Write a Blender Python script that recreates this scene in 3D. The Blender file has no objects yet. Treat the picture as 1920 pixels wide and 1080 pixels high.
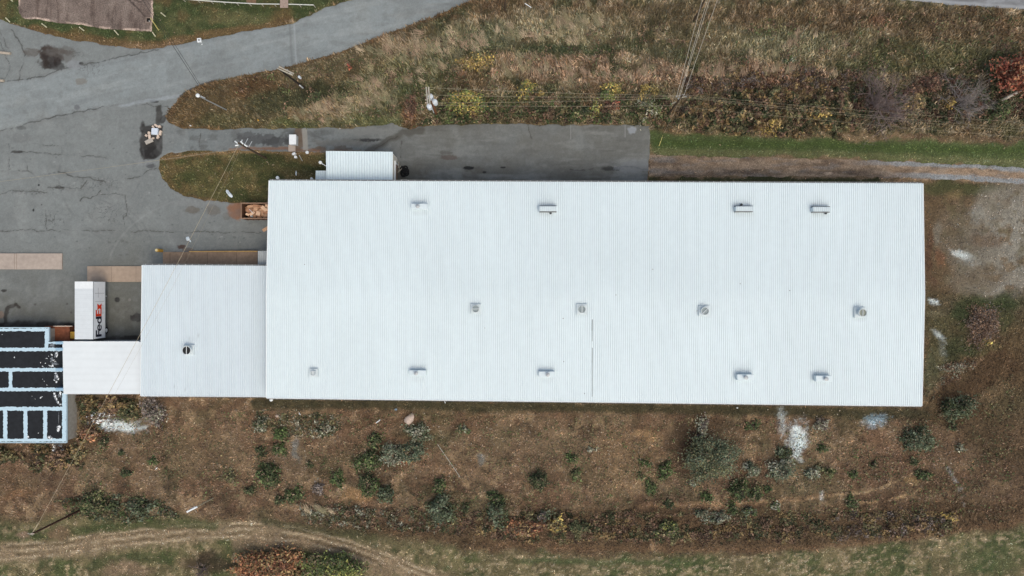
import bpy, math, random
import numpy as np
from mathutils import Vector

random.seed(7); rng = np.random.default_rng(7)
SC = bpy.context.scene
COL = SC.collection
H = 102.0                       # drone height above the ground, metres
K = H * 1.5 / 1920.0            # metres on the ground per photo pixel

# ------------------------------------------------------------------ camera, sky, sun, exposure
cam = bpy.data.cameras.new("camera"); cam.lens = 24; cam.sensor_width = 36; cam.clip_end = 4000
co = bpy.data.objects.new("camera", cam); COL.objects.link(co)
co.location = (0, 0, H); co.rotation_euler = (0, 0, 0); SC.camera = co

SUN_EL, SUN_AZ = math.radians(60), math.radians(150)      # azimuth clockwise from +Y: from the lower right of the picture
w = bpy.data.worlds.new("World"); SC.world = w; w.use_nodes = True
nt = w.node_tree; nt.nodes.clear()
sky = nt.nodes.new("ShaderNodeTexSky"); sky.sky_type = 'NISHITA'; sky.sun_disc = False
sky.sun_elevation = SUN_EL; sky.sun_rotation = SUN_AZ
sky.air_density = 1.0; sky.dust_density = 6.0; sky.ozone_density = 1.0
bg = nt.nodes.new("ShaderNodeBackground"); bg.inputs[1].default_value = 0.15
wo = nt.nodes.new("ShaderNodeOutputWorld")
mxs = nt.nodes.new("ShaderNodeMix"); mxs.data_type = 'RGBA'; mxs.blend_type = 'MULTIPLY'; mxs.inputs[0].default_value = 1.0
mxs.inputs[7].default_value = (0.985, 1.0, 0.955, 1)            # neutral, slightly green overcast instead of clear blue
nt.links.new(sky.outputs[0], mxs.inputs[6]); nt.links.new(mxs.outputs[2], bg.inputs[0]); nt.links.new(bg.outputs[0], wo.inputs[0])
sl = bpy.data.lights.new("sun", 'SUN'); sl.energy = 0.5; sl.angle = math.radians(90); sl.color = (1.0, 0.985, 0.92)
so = bpy.data.objects.new("sun", sl); COL.objects.link(so)
sd_ = Vector((math.sin(SUN_AZ) * math.cos(SUN_EL), math.cos(SUN_AZ) * math.cos(SUN_EL), math.sin(SUN_EL)))
so.rotation_euler = (-sd_).to_track_quat('-Z', 'Y').to_euler(); so.location = (60, -80, 150)
SC.view_settings.view_transform = 'Standard'; SC.view_settings.look = 'None'
SC.view_settings.gamma = 1.0; SC.view_settings.exposure = 0.10

# ------------------------------------------------------------------ helpers
def P(px, py, z=0.0):
    s = (H - z) / H
    return ((px - 960) * K * s, (540 - py) * K * s, z)

def lin(c):
    c = np.asarray(c, dtype=float) / 255.0
    return np.where(c <= 0.04045, c / 12.92, ((c + 0.055) / 1.055) ** 2.4)

def tag(o, label=None, cat=None, group=None, kind=None):
    if label: o["label"] = label
    if cat: o["category"] = cat
    if group: o["group"] = group
    if kind: o["kind"] = kind
    return o

def empty(name, loc, label, cat, group=None):
    o = bpy.data.objects.new(name, None); COL.objects.link(o); o.location = loc
    o.empty_display_size = 0.2
    return tag(o, label, cat, group)

def hash2(ix, iy, seed):
    h = (ix.astype(np.int64) * 374761393 + iy.astype(np.int64) * 668265263 + seed * 982451653) & 0xffffffff
    h = ((h ^ (h >> 13)) * 1274126177) & 0xffffffff
    h = (h ^ (h >> 16)) & 0xffffffff
    h = (h * 2246822519) & 0xffffffff
    h = h ^ (h >> 15)
    return (h & 0xffffff) / float(0xffffff)

def vnoise(x, y, seed=0):
    x = np.asarray(x, float); y = np.asarray(y, float)
    ix = np.floor(x); iy = np.floor(y); fx = x - ix; fy = y - iy
    fx = fx * fx * (3 - 2 * fx); fy = fy * fy * (3 - 2 * fy)
    a = hash2(ix, iy, seed); b = hash2(ix + 1, iy, seed); c = hash2(ix, iy + 1, seed); d = hash2(ix + 1, iy + 1, seed)
    return (a * (1 - fx) + b * fx) * (1 - fy) + (c * (1 - fx) + d * fx) * fy

def fbm(x, y, scale, seed=0, octv=4):
    x = np.asarray(x, float) / scale; y = np.asarray(y, float) / scale
    s = 0; a = 0.5; t = 0
    for i in range(octv):
        s = s + a * vnoise(x, y, seed + i * 17); t += a; a *= 0.55; x = x * 2.03 + 11.3; y = y * 2.03 - 7.7
    return s / t

def sstep(a, b, x):
    t = np.clip((x - a) / (b - a), 0, 1); return t * t * (3 - 2 * t)

def segdist(x, y, pts):
    d = np.full(np.shape(x), 1e9)
    for (x0, y0), (x1, y1) in zip(pts[:-1], pts[1:]):
        vx, vy = x1 - x0, y1 - y0; L = vx * vx + vy * vy + 1e-9
        t = np.clip(((x - x0) * vx + (y - y0) * vy) / L, 0, 1)
        d = np.minimum(d, np.hypot(x - (x0 + t * vx), y - (y0 + t * vy)))
    return d

def polysd(x, y, pts):                       # signed distance, negative inside
    pts = list(pts) + [pts[0]]
    ins = np.zeros(np.shape(x), bool)
    for (x0, y0), (x1, y1) in zip(pts[:-1], pts[1:]):
        if y0 == y1: continue
        c = ((y0 > y) != (y1 > y)) & (x < (x1 - x0) * (y - y0) / (y1 - y0) + x0)
        ins ^= c
    d = segdist(x, y, pts)
    return np.where(ins, -d, d)

def npmesh(name, v, f, mat, cols=None, parent=None, smooth=False):
    v = np.asarray(v, np.float32); f = np.asarray(f, np.int32)
    if parent is not None: v = v - np.array(parent.location, np.float32)
    me = bpy.data.meshes.new(name)
    k = f.shape[1]
    me.vertices.add(len(v)); me.vertices.foreach_set("co", v.ravel())
    me.loops.add(f.size); me.loops.foreach_set("vertex_index", f.ravel())
    me.polygons.add(len(f)); me.polygons.foreach_set("loop_start", np.arange(0, f.size, k, dtype=np.int32))
    if smooth: me.polygons.foreach_set("use_smooth", np.ones(len(f), bool))
    if cols is not None:
        a = me.color_attributes.new("Col", 'FLOAT_COLOR', 'POINT')
        c = np.ones((len(v), 4), np.float32); c[:, :3] = cols; a.data.foreach_set("color", c.ravel())
    me.materials.append(mat); me.update(calc_edges=True)
    o = bpy.data.objects.new(name, me); COL.objects.link(o)
    if parent is not None: o.parent = parent
    return o

class MB:                                     # mesh builder: boxes, tubes, prisms -> one mesh object
    def __init__(s): s.v = []; s.f = []
    def add(s, vs, fs):
        n = len(s.v); s.v += [tuple(a) for a in vs]; s.f += [tuple(i + n for i in f) for f in fs]; return s
    def box(s, x0, y0, z0, x1, y1, z1):
        return s.add([(x0, y0, z0), (x1, y0, z0), (x1, y1, z0), (x0, y1, z0), (x0, y0, z1), (x1, y0, z1), (x1, y1, z1), (x0, y1, z1)],
                     [(3, 2, 1, 0), (4, 5, 6, 7), (0, 1, 5, 4), (1, 2, 6, 5), (2, 3, 7, 6), (3, 0, 4, 7)])
    def prism(s, pts, z0, z1):                # pts list of (x,y) counter-clockwise; z may be a list per corner
        n = len(pts)
        a0 = z0 if isinstance(z0, (list, tuple)) else [z0] * n; a1 = z1 if isinstance(z1, (list, tuple)) else [z1] * n
        vs = [(p[0], p[1], a0[i]) for i, p in enumerate(pts)] + [(p[0], p[1], a1[i]) for i, p in enumerate(pts)]
        fs = [tuple(range(n))[::-1], tuple(range(n, 2 * n))] + [(i, (i + 1) % n, n + (i + 1) % n, n + i) for i in range(n)]
        return s.add(vs, fs)
    def obox(s, cx, cy, L, W, ang, z0, z1, tilt=0.0):
        c, n = math.cos(ang), math.sin(ang); pts = []
        for a, b in ((-1, -1), (1, -1), (1, 1), (-1, 1)):
            pts.append((cx + a * L / 2 * c - b * W / 2 * n, cy + a * L / 2 * n + b * W / 2 * c))
        dz = [-tilt, tilt, tilt, -tilt]
        return s.prism(pts, [z0 + d for d in dz], [z1 + d for d in dz])
    def tube(s, pts, r, n=8, cap=True):
        pts = [Vector(p) for p in pts]; rs = r if isinstance(r, (list, tuple)) else [r] * len(pts)
        base = len(s.v); rings = []
        for i, p in enumerate(pts):
            t = (pts[min(i + 1, len(pts) - 1)] - pts[max(i - 1, 0)]).normalized()
            u = t.orthogonal().normalized() if abs(t.z) > 0.99 else t.cross(Vector((0, 0, 1))).normalized()
            v = t.cross(u)
            for k in range(n):
                a = 2 * math.pi * k / n; q = p + (u * math.cos(a) + v * math.sin(a)) * rs[i]; s.v.append(tuple(q))
        for i in range(len(pts) - 1):
            for k in range(n):
                a = base + i * n + k; b = base + i * n + (k + 1) % n
                s.f.append((a, b, b + n, a + n))
        if cap:
            s.f.append(tuple(base + k for k in range(n))[::-1])
            s.f.append(tuple(base + (len(pts) - 1) * n + k for k in range(n)))
        return s
    def lathe(s, cx, cy, prof, n=20):
        base = len(s.v)
        for r, z in prof:
            for k in range(n):
                a = 2 * math.pi * k / n; s.v.append((cx + r * math.cos(a), cy + r * math.sin(a), z))
        for i in range(len(prof) - 1):
            for k in range(n):
                a = base + i * n + k; b = base + i * n + (k + 1) % n
                s.f.append((a, b, b + n, a + n))
        s.f.append(tuple(base + k for k in range(n))[::-1]); s.f.append(tuple(base + (len(prof) - 1) * n + k for k in range(n)))
        return s
    def build(s, name, mat, parent=None, bevel=0.0, smooth=False):
        off = Vector(parent_world(parent)) if parent is not None else Vector((0, 0, 0))
        me = bpy.data.meshes.new(name)
        me.from_pydata([tuple(Vector(a) - off) for a in s.v], [], s.f); me.update()
        if smooth: me.polygons.foreach_set("use_smooth", np.ones(len(me.polygons), bool))
        me.materials.append(mat)
        o = bpy.data.objects.new(name, me); COL.objects.link(o)
        if parent is not None: o.parent = parent
        if bevel:
            b = o.modifiers.new("bevel", 'BEVEL'); b.width = bevel; b.segments = 2; b.limit_method = 'ANGLE'
        return o

def parent_world(p):
    x = Vector((0, 0, 0))
    while p is not None: x += Vector(p.location); p = p.parent
    return x

# ------------------------------------------------------------------ materials
MATS = {}
def mat(name, col, rough=0.8, nscale=3.0, namt=0.12, metal=0.0, bump=0.0, attr=False, detail=6.0, n2=None, spec=0.3):
    if name in MATS: return MATS[name]
    m = bpy.data.materials.new(name); m.use_nodes = True
    t = m.node_tree; b = t.nodes["Principled BSDF"]
    b.inputs["Roughness"].default_value = rough; b.inputs["Metallic"].default_value = metal
    b.inputs["Specular IOR Level"].default_value = spec
    if attr:
        src = t.nodes.new("ShaderNodeAttribute"); src.attribute_name = "Col"; cs = src.outputs["Color"]
    else:
        src = t.nodes.new("ShaderNodeRGB"); src.outputs[0].default_value = (*lin(col), 1); cs = src.outputs[0]
    tc = t.nodes.new("ShaderNodeTexCoord")
    def mult(cs, scale, amt, det, seed):
        mp = t.nodes.new("ShaderNodeMapping"); mp.inputs["Location"].default_value = (seed, seed * 1.7, seed * 0.3)
        t.links.new(tc.outputs["Object"], mp.inputs[0])
        nz = t.nodes.new("ShaderNodeTexNoise"); nz.inputs["Scale"].default_value = scale; nz.inputs["Detail"].default_value = det
        nz.inputs["Roughness"].default_value = 0.65
        t.links.new(mp.outputs[0], nz.inputs["Vector"])
        mr = t.nodes.new("ShaderNodeMapRange"); mr.inputs[1].default_value = 0.3; mr.inputs[2].default_value = 0.7
        mr.inputs[3].default_value = 1 - amt; mr.inputs[4].default_value = 1 + amt
        t.links.new(nz.outputs[0], mr.inputs[0])
        mx = t.nodes.new("ShaderNodeMix"); mx.data_type = 'RGBA'; mx.blend_type = 'MULTIPLY'; mx.inputs[0].default_value = 1.0
        t.links.new(cs, mx.inputs[6]); t.links.new(mr.outputs[0], mx.inputs[7])
        return mx.outputs[2], nz.outputs[0]
    cs, nz = mult(cs, nscale, namt, detail, 3.1)
    if n2: cs, _ = mult(cs, n2[0], n2[1], 4.0, 17.7)
    t.links.new(cs, b.inputs["Base Color"])
    if bump:
        bp = t.nodes.new("ShaderNodeBump"); bp.inputs["Strength"].default_value = bump; bp.inputs["Distance"].default_value = 0.05
        t.links.new(nz, bp.inputs["Height"]); t.links.new(bp.outputs[0], b.inputs["Normal"])
    MATS[name] = m; return m

M_ground = mat("ground_soil", None, 0.95, 6.0, 0.55, attr=True, bump=0.7, n2=(0.8, 0.22))
M_blade = mat("grass_blade", None, 0.85, 2.0, 0.10, attr=True)
M_leaf = mat("leaf", None, 0.7, 2.0, 0.15, attr=True)
M_asph = mat("asphalt", None, 0.92, 9.0, 0.10, attr=True, bump=0.15, n2=(1.3, 0.05))
M_roof = mat("coated_metal_roof", None, 0.55, 1.2, 0.025, attr=True, spec=0.35)
M_white = mat("white_paint", (225, 230, 232), 0.5, 2.5, 0.05)
M_wall = mat("pale_metal_wall", (188, 194, 196), 0.6, 1.5, 0.08)
M_gutter = mat("gutter_metal", (120, 124, 126), 0.55, 3, 0.15)
M_conc = mat("concrete", (150, 144, 136), 0.9, 2.2, 0.16, n2=(0.4, 0.1))
M_wood = mat("weathered_pole_wood", (78, 66, 54), 0.9, 3, 0.25)
M_woodp = mat("pale_pole_wood", (172, 167, 154), 0.9, 3, 0.2)
M_galv = mat("galvanised_steel", (168, 174, 178), 0.45, 3, 0.12, metal=0.3)
M_rust = mat("rusty_steel", (112, 74, 52), 0.85, 2.5, 0.35, n2=(0.9, 0.2))
M_dark = mat("dark_interior", (28, 26, 25), 0.9, 3, 0.2)
M_yellow = mat("yellow_paint", (206, 158, 62), 0.6, 3, 0.15)
M_card = mat("cardboard", (204, 164, 132), 0.9, 2.5, 0.16)
M_ply = mat("pale_board", (206, 188, 172), 0.9, 2.5, 0.12)
M_black = mat("black_membrane", (30, 33, 37), 0.8, 2.0, 0.3, n2=(0.5, 0.2))
M_seam = mat("blue_white_coating", (184, 209, 222), 0.6, 4, 0.06)
M_wire = mat("weathered_wire", (150, 142, 122), 0.6, 3, 0.1)
M_wired = mat("dark_wire", (40, 40, 40), 0.6, 3, 0.1)
M_bark = mat("grey_bark", (112, 100, 96), 0.9, 4, 0.2)
M_barkw = mat("white_bark", (176, 168, 156), 0.9, 3, 0.3)
M_stone = mat("pink_granite", (190, 172, 160), 0.9, 3, 0.2, bump=0.4)
M_tyre = mat("tyre_rubber", (26, 26, 27), 0.85, 4, 0.2)
M_navy = mat("navy_lettering", (24, 26, 44), 0.5, 3, 0.05)
M_orange = mat("orange_lettering", (222, 58, 14), 0.5, 3, 0.05)
M_grey = mat("grey_lettering", (150, 154, 160), 0.6, 3, 0.05)
M_fan = mat("weathered_fan_steel", (136, 148, 150), 0.6, 4, 0.15)
M_tsteel = mat("transformer_paint", (205, 213, 220), 0.5, 3, 0.06)

# ------------------------------------------------------------------ outlines of the pavements (photo pixels; all flat at ground level)
OUTER = [(-400, 20), (0, 36), (20, 43), (60, 57), (100, 68), (150, 77), (200, 84), (240, 90), (280, 92), (330, 84), (380, 74), (430, 65), (480, 56),
         (530, 47), (545, 45), (575, 32), (600, 20), (622, 12), (650, 3), (680, -6), (760, -45), (980, -45), (885, 0), (840, 20), (780, 43), (720, 65), (660, 88),
         (600, 108), (550, 122), (500, 133), (460, 141), (430, 147), (400, 153), (378, 160), (355, 170), (338, 180), (325, 195), (315, 210), (312, 222),
         (320, 232), (340, 241), (400, 243), (470, 241), (540, 241), (600, 240), (660, 241), (700, 236), (735, 232), (752, 238), (770, 243), (790, 237), (855, 234), (960, 233),
         (1060, 234), (1140, 235), (1218, 236), (1217, 300), (1214, 350), (520, 352), (520, 480), (300, 505), (272, 520), (272, 665), (100, 665), (100, 632), (-400, 632)]
ISLE = [(640, 287), (560, 284), (470, 281), (400, 283), (345, 284), (312, 288), (299, 297), (297, 315), (305, 335), (320, 352), (345, 366), (380, 375),
        (420, 379), (455, 381), (530, 383), (640, 350)]
TRACK = [(1216, 290), (1300, 293), (1400, 295), (1500, 297), (1600, 299), (1700, 303), (1800, 308), (1920, 315), (2100, 326), (2100, 356), (1920, 346), (1820, 339), (1720, 335),
         (1640, 333), (1540, 331), (1440, 331), (1340, 331), (1216, 331)]
GRAVEL = [(1640, -8), (1700, 1), (1760, 7), (1830, 12), (1920, 18), (2100, 26), (2100, -90), (1640, -90)]
PAD = [(36, -60), (35, 24), (41, 33), (75, 37), (115, 43), (150, 47), (190, 53), (225, 57), (262, 58), (284, 58), (286, 30), (289, -60)]
FOOT = [[(508, 342), (1722, 346), (1724, 553), (1720, 752), (505, 738), (504, 553)], [(270, 505), (506, 505), (506, 735), (270, 735)],
        [(615, 288), (745, 288), (745, 345), (615, 345)], [(-400, 622), (270, 645), (270, 735), (145, 735), (145, 820), (-400, 820)]]

def asph_sd(x, y):
    n = (fbm(x, y, 16, 5) - 0.5) * 7
    return np.maximum(polysd(x, y, OUTER), -polysd(x, y, ISLE)) + n

# ------------------------------------------------------------------ ground colour chart (what grows or lies where, plus some painted shadow)
GS = 0.25
gx0, gx1, gy0, gy1 = -88.0, 88.0, -54.0, 54.0
NX = int((gx1 - gx0) / GS) + 1; NY = int((gy1 - gy0) / GS) + 1
GX = np.linspace(gx0, gx1, NX); GY = np.linspace(gy0, gy1, NY)
XX, YY = np.meshgrid(GX, GY)                    # rows = y
PX = XX / K + 960; PY = 540 - YY / K
WX = PX + (fbm(PX, PY, 30, 1) - 0.5) * 34; WY = PY + (fbm(PX, PY, 30, 2) - 0.5) * 26   # wobbled coordinates: ragged patch edges
COLR = np.zeros((NY, NX, 3)); HGT = np.full((NY, NX), 0.3); DEN = np.ones((NY, NX)); STRAW = np.zeros((NY, NX))

def put(a, color, mask):
    c = lin(color); a[:] = a * (1 - mask[..., None]) + c * mask[..., None]
def region(pts, color, feather=12, alpha=1.0, h=None, d=None, straw=None, ns=None):
    m = sstep(feather, -feather, polysd(WX, WY, pts)) * alpha
    if ns: m = m * sstep(ns[1], ns[2], fbm(PX, PY, ns[0], ns[3] if len(ns) > 3 else 31))
    if color is not None: put(COLR, color, m)
    for arr, val in ((HGT, h), (DEN, d), (STRAW, straw)):
        if val is not None: arr[:] = arr * (1 - m) + val * m
def blob(px, py, rx, ry, color, alpha=0.8, rot=0, h=None, d=None, straw=None, hard=0.5):
    c, s = math.cos(math.radians(rot)), math.sin(math.radians(rot))
    u = ((WX - px) * c + (WY - py) * s) / rx; v = (-(WX - px) * s + (WY - py) * c) / ry
    m = sstep(1.0 + hard * .6, 1.0 - hard, np.hypot(u, v)) * alpha
    if color is not None: put(COLR, color, m)
    for arr, val in ((HGT, h), (DEN, d), (STRAW, straw)):
        if val is not None: arr[:] = arr * (1 - m) + val * m
def stroke(pts, wd, color, alpha=0.8, ns=None, wob=0.4, h=None):
    x = PX + (WX - PX) * wob; y = PY + (WY - PY) * wob
    m = sstep(wd, wd * 0.35, segdist(x, y, pts)) * alpha
    if ns: m = m * sstep(ns[1], ns[2], fbm(PX, PY, ns[0], 77))
    put(COLR, color, m)
    if h is not None: HGT[:] = HGT * (1 - m) + h * m
def bandnoise(pts, feather, pal, scales, alpha=0.7):
    for i, (c, (sc, a, b)) in enumerate(zip(pal, scales)):
        m = sstep(feather, -feather, polysd(WX, WY, pts)) * sstep(a, b, fbm(PX, PY, sc, 101 + i * 13)) * alpha
        put(COLR, c, m)

# lower field is the base
put(COLR, (107, 84, 66), np.ones((NY, NX)))
put(COLR, (118, 100, 80), sstep(0.48, 0.7, fbm(PX, PY, 60, 8)) * 0.75)
put(COLR, (74, 58, 46), sstep(0.52, 0.74, fbm(PX, PY, 45, 9)) * 0.7)
put(COLR, (82, 80, 56), sstep(0.5, 0.7, fbm(PX, PY, 55, 10)) * 0.42)
put(COLR, (152, 128, 101), sstep(0.56, 0.66, fbm(PX, PY, 19, 12)) * 0.6)
put(COLR, (66, 58, 42), sstep(0.58, 0.7, fbm(PX, PY, 14, 13)) * 0.5)
put(COLR, (132, 112, 90), sstep(0.5, 0.66, fbm(PX * .5 - PY * .3, PY + PX * .12, 12, 14)) * 0.35)
# top field
TOPF = [(300, -200), (2400, -200), (2400, 262), (1218, 248), (700, 245), (300, 250)]
region(TOPF, (95, 86, 63), 4, h=0.7)
bandnoise(TOPF, 4, [(76, 75, 50), (102, 82, 61), (132, 118, 94), (58, 62, 40), (142, 126, 102)], [(50, .45, .7), (70, .5, .7), (22, .54, .7), (26, .57, .7), (11, .58, .7)], 0.8)
blob(960, 20, 60, 30, (86, 68, 50), .6); blob(1250, 35, 130, 30, (92, 78, 57), .5)
blob(1560, 36, 260, 28, (98, 77, 57), .6); blob(1800, 60, 130, 30, (97, 77, 56), .5); blob(1640, 34, 22, 12, (104, 68, 50), .5)
blob(1480, 85, 110, 30, (112, 110, 84), .6, straw=.35); blob(1330, 75, 90, 36, (108, 101, 76), .5)
blob(1750, 100, 180, 26, (95, 92, 62), .5); blob(1850, 118, 130, 18, (74, 74, 46), .6)
blob(1100, 60, 90, 36, (114, 108, 82), .5, straw=.4); blob(1010, 45, 70, 30, (126, 120, 94), .5, straw=.6)
blob(1060, 97, 150, 11, (62, 72, 48), .8); blob(1250, 98, 90, 16, (74, 76, 54), .6); blob(1640, 125, 120, 14, (72, 76, 46), .7)
region([(990, 105), (1250, 112), (1420, 118), (1560, 130), (1570, 158), (1420, 165), (1280, 160), (1100, 160), (990, 150)], (140, 115, 93), 10, .85, h=.9, straw=.6, ns=(18, .36, .56))
blob(1440, 150, 60, 30, (112, 82, 64), .7); blob(1410, 165, 40, 22, (104, 72, 56), .6)
blob(820, 90, 110, 30, (112, 104, 80), .7, rot=-18, h=.9, straw=.8); blob(755, 95, 50, 26, (132, 114, 92), .7, rot=30, h=1., straw=1)
blob(880, 75, 60, 30, (96, 98, 70), .7, h=.8); blob(930, 70, 50, 30, (92, 96, 72), .7)
blob(760, 140, 80, 40, (86, 88, 58), .7, h=.8, straw=.3); blob(830, 110, 40, 20, (74, 80, 54), .6)
blob(950, 115, 35, 22, (150, 124, 100), .6, h=.9, straw=.9); blob(880, 150, 40, 20, (84, 66, 46), .6); blob(870, 138, 10, 8, (164, 132, 108), .8); blob(925, 138, 10, 9, (164, 132, 108), .8)
region([(312, 222), (330, 190), (400, 157), (560, 124), (720, 70), (760, 90), (720, 130), (640, 160), (560, 240), (340, 240)], (92, 79, 56), 8, .7, h=.45)
blob(640, 118, 110, 24, (98, 90, 68), .6, rot=-18, straw=.4); blob(380, 180, 60, 30, (92, 76, 53), .6); blob(345, 215, 40, 24, (96, 76, 51), .6); blob(420, 225, 60, 14, (74, 74, 48), .6)
blob(480, 165, 60, 20, (92, 66, 44), .6); blob(520, 195, 70, 30, (58, 62, 42), .75); blob(590, 175, 50, 22, (46, 52, 34), .75); blob(640, 175, 40, 18, (52, 56, 36), .6)
blob(700, 180, 70, 40, (76, 84, 54), .75, h=.9, straw=.2); blob(780, 175, 30, 30, (74, 80, 52), .6); blob(620, 205, 30, 20, (136, 120, 92), .7, h=.9, straw=1); blob(585, 210, 20, 16, (130, 114, 88), .6, straw=1)
blob(675, 185, 30, 24, (134, 120, 92), .65, h=.9, straw=1); blob(560, 215, 22, 12, (136, 116, 88), .6, straw=1); blob(720, 165, 30, 20, (128, 114, 88), .5, straw=1); blob(700, 225, 80, 14, (96, 100, 66), .7); blob(560, 232, 60, 9, (76, 84, 50), .7)
blob(770, 215, 20, 30, (112, 82, 58), .7); blob(900, 215, 110, 22, (60, 62, 40), .7); blob(930, 190, 60, 20, (66, 64, 40), .6); blob(1010, 215, 120, 18, (104, 86, 66), .5); blob(1020, 135, 70, 24, (110, 88, 70), .5)
stroke([(315, 222), (330, 192), (380, 163), (500, 136), (600, 111), (720, 68), (840, 23), (885, 3)], 7, (94, 72, 50), .65, wob=.3)
stroke([(318, 232), (345, 242), (420, 245)], 9, (106, 80, 52), .6)
# north-west lawn
NWL = [(-400, -200), (700, -200), (680, -10), (575, 34), (480, 58), (330, 88), (240, 93), (100, 70), (0, 40), (-400, 20)]
region(NWL, (64, 72, 43), 3, h=.16, straw=.05)
bandnoise(NWL, 3, [(88, 88, 58), (52, 62, 36), (96, 80, 54)], [(20, .45, .7), (28, .55, .75), (34, .55, .75)], .7)
stroke([(60, 54), (150, 72), (240, 84), (300, 84), (400, 64), (500, 48), (545, 38)], 11, (102, 80, 56), .8); stroke([(230, 88), (300, 90), (340, 80)], 9, (118, 96, 74), .7)
stroke([(60, 30), (150, 52), (230, 63), (285, 66)], 6, (56, 68, 38), .6); stroke([(345, 8), (480, 16), (590, 20)], 6, (52, 62, 34), .7)
blob(450, 34, 70, 12, (98, 94, 64), .6); blob(525, 30, 30, 16, (108, 86, 58), .6); blob(130, 62, 30, 10, (92, 74, 46), .6)
# grass island by the annex
region(ISLE, (84, 80, 50), 4, h=.28, straw=.15)
bandnoise(ISLE, 4, [(100, 84, 56), (58, 64, 36), (112, 100, 68)], [(30, .45, .65), (24, .5, .7), (14, .55, .75)], .75)
blob(480, 300, 40, 14, (50, 58, 32), .7); blob(560, 312, 44, 16, (60, 66, 38), .7); blob(590, 325, 25, 12, (66, 62, 42), .6); blob(540, 322, 30, 10, (104, 90, 60), .5); blob(470, 360, 50, 10, (60, 66, 38), .6); blob(580, 300, 20, 10, (110, 92, 62), .6)
stroke([(305, 296), (400, 287), (470, 284), (600, 287)], 5, (124, 100, 72), .8, wob=.2); stroke([(300, 300), (300, 330), (345, 368), (455, 383)], 4, (92, 78, 50), .7, wob=.2)
# mown strip and ground right of the asphalt yard
region([(1216, 246), (1300, 250), (1600, 262), (2100, 268), (2100, 330), (1216, 330)], (74, 84, 50), 5, h=.16, straw=.03)
stroke([(1220, 285), (1400, 288), (1600, 292), (1920, 305)], 9, (104, 104, 72), .7, wob=.4); stroke([(1230, 268), (1500, 272), (1920, 282)], 9, (64, 79, 39), .7)
stroke([(1250, 246), (1400, 252), (1700, 262), (1920, 264)], 6, (128, 110, 84), .5, ns=(14, .45, .65))
region([(1216, 331), (1660, 332), (1660, 350), (1216, 350)], (58, 60, 36), 3, .9, h=.2); blob(1250, 335, 20, 6, (96, 74, 58), .6)  # darker grass: the north wall's shadow painted into the strip
region(TRACK, (126, 104, 84), 2, .9, h=.15)
# ground right of the building
region([(1725, 338), (2100, 345), (2100, 620), (1725, 600)], (92, 76, 58), 5, h=.25, d=.6)
blob(1800, 352, 90, 14, (66, 70, 42), .8, h=.2); blob(1790, 362, 18, 10, (132, 110, 80), .5); blob(1765, 400, 40, 40, (98, 80, 60), .6)
blob(1895, 460, 90, 130, (138, 133, 126), .85, rot=15, d=.3, h=.22); blob(1800, 440, 50, 60, (118, 108, 97), .5, d=.5)
region([(1760, 370), (2000, 360), (2000, 560), (1770, 560)], (104, 86, 66), 20, .75, ns=(18, .52, .64)); region([(1760, 370), (2000, 360), (2000, 560), (1770, 560)], (92, 84, 62), 20, .6, ns=(15, .56, .68, 44)); blob(1860, 390, 40, 40, (126, 119, 110), .6, d=.3); blob(1810, 530, 40, 30, (120, 110, 98), .5); blob(1830, 490, 46, 70, (112, 104, 94), .6, d=.3); blob(1800, 430, 28, 40, (98, 88, 74), .6); blob(1830, 405, 16, 22, (128, 126, 122), .5, d=.2)
blob(1758, 440, 9, 22, (118, 112, 104), .6, d=.2); blob(1765, 485, 9, 20, (118, 80, 60), .5); blob(1742, 480, 9, 60, (84, 58, 46), .6); blob(1850, 450, 30, 14, (96, 72, 54), .5); blob(1850, 520, 60, 20, (100, 86, 70), .5)
region([(1728, 545), (1850, 560), (2100, 520), (2100, 1000), (1728, 780)], (78, 68, 48), 14, .8, h=.4, d=1)
blob(1775, 575, 40, 20, (96, 86, 68), .7); blob(1810, 590, 30, 40, (58, 64, 40), .8); blob(1870, 565, 60, 16, (60, 66, 42), .8); blob(1800, 650, 30, 20, (60, 64, 42), .7); blob(1760, 640, 30, 60, (84, 82, 58), .6); blob(1870, 570, 40, 14, (58, 66, 40), .7); blob(1790, 660, 16, 26, (56, 60, 38), .6)
blob(1845, 625, 26, 30, (108, 90, 76), .6, straw=.6); blob(1870, 690, 60, 60, (88, 66, 48), .7); blob(1780, 700, 50, 14, (116, 92, 70), .7, rot=-35, straw=.8); blob(1880, 760, 40, 50, (96, 84, 62), .6); blob(1790, 740, 60, 40, (84, 62, 46), .6)
stroke([(1760, 655), (1775, 690), (1752, 720), (1738, 740)], 8, (96, 92, 70), .5)
for q in ((1820, 655, 24, 9, -30, (64, 70, 44)), (1800, 590, 26, 14, -20, (58, 66, 42)), (1880, 600, 30, 22, 10, (72, 74, 48)), (1850, 655, 30, 12, -10, (96, 88, 60)), (1755, 590, 22, 10, 0, (104, 96, 76)), (1905, 640, 20, 30, 0, (98, 80, 58)), (1745, 690, 14, 40, 0, (88, 88, 66)), (1870, 730, 30, 16, -30, (110, 92, 70)), (1830, 770, 40, 14, 10, (96, 76, 56)), (1900, 820, 30, 24, 0, (106, 86, 66)), (1870, 880, 50, 16, -10, (84, 66, 50)), (1760, 900, 40, 20, -20, (80, 64, 46)), (1780, 940, 60, 12, -8, (112, 92, 72))): blob(q[0], q[1], q[2], q[3], q[5], .7, rot=q[4], straw=.25)
stroke([(1738, 745), (1760, 722), (1800, 695), (1840, 672)], 6, (140, 116, 92), .55, ns=(10, .4, .6))
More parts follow.
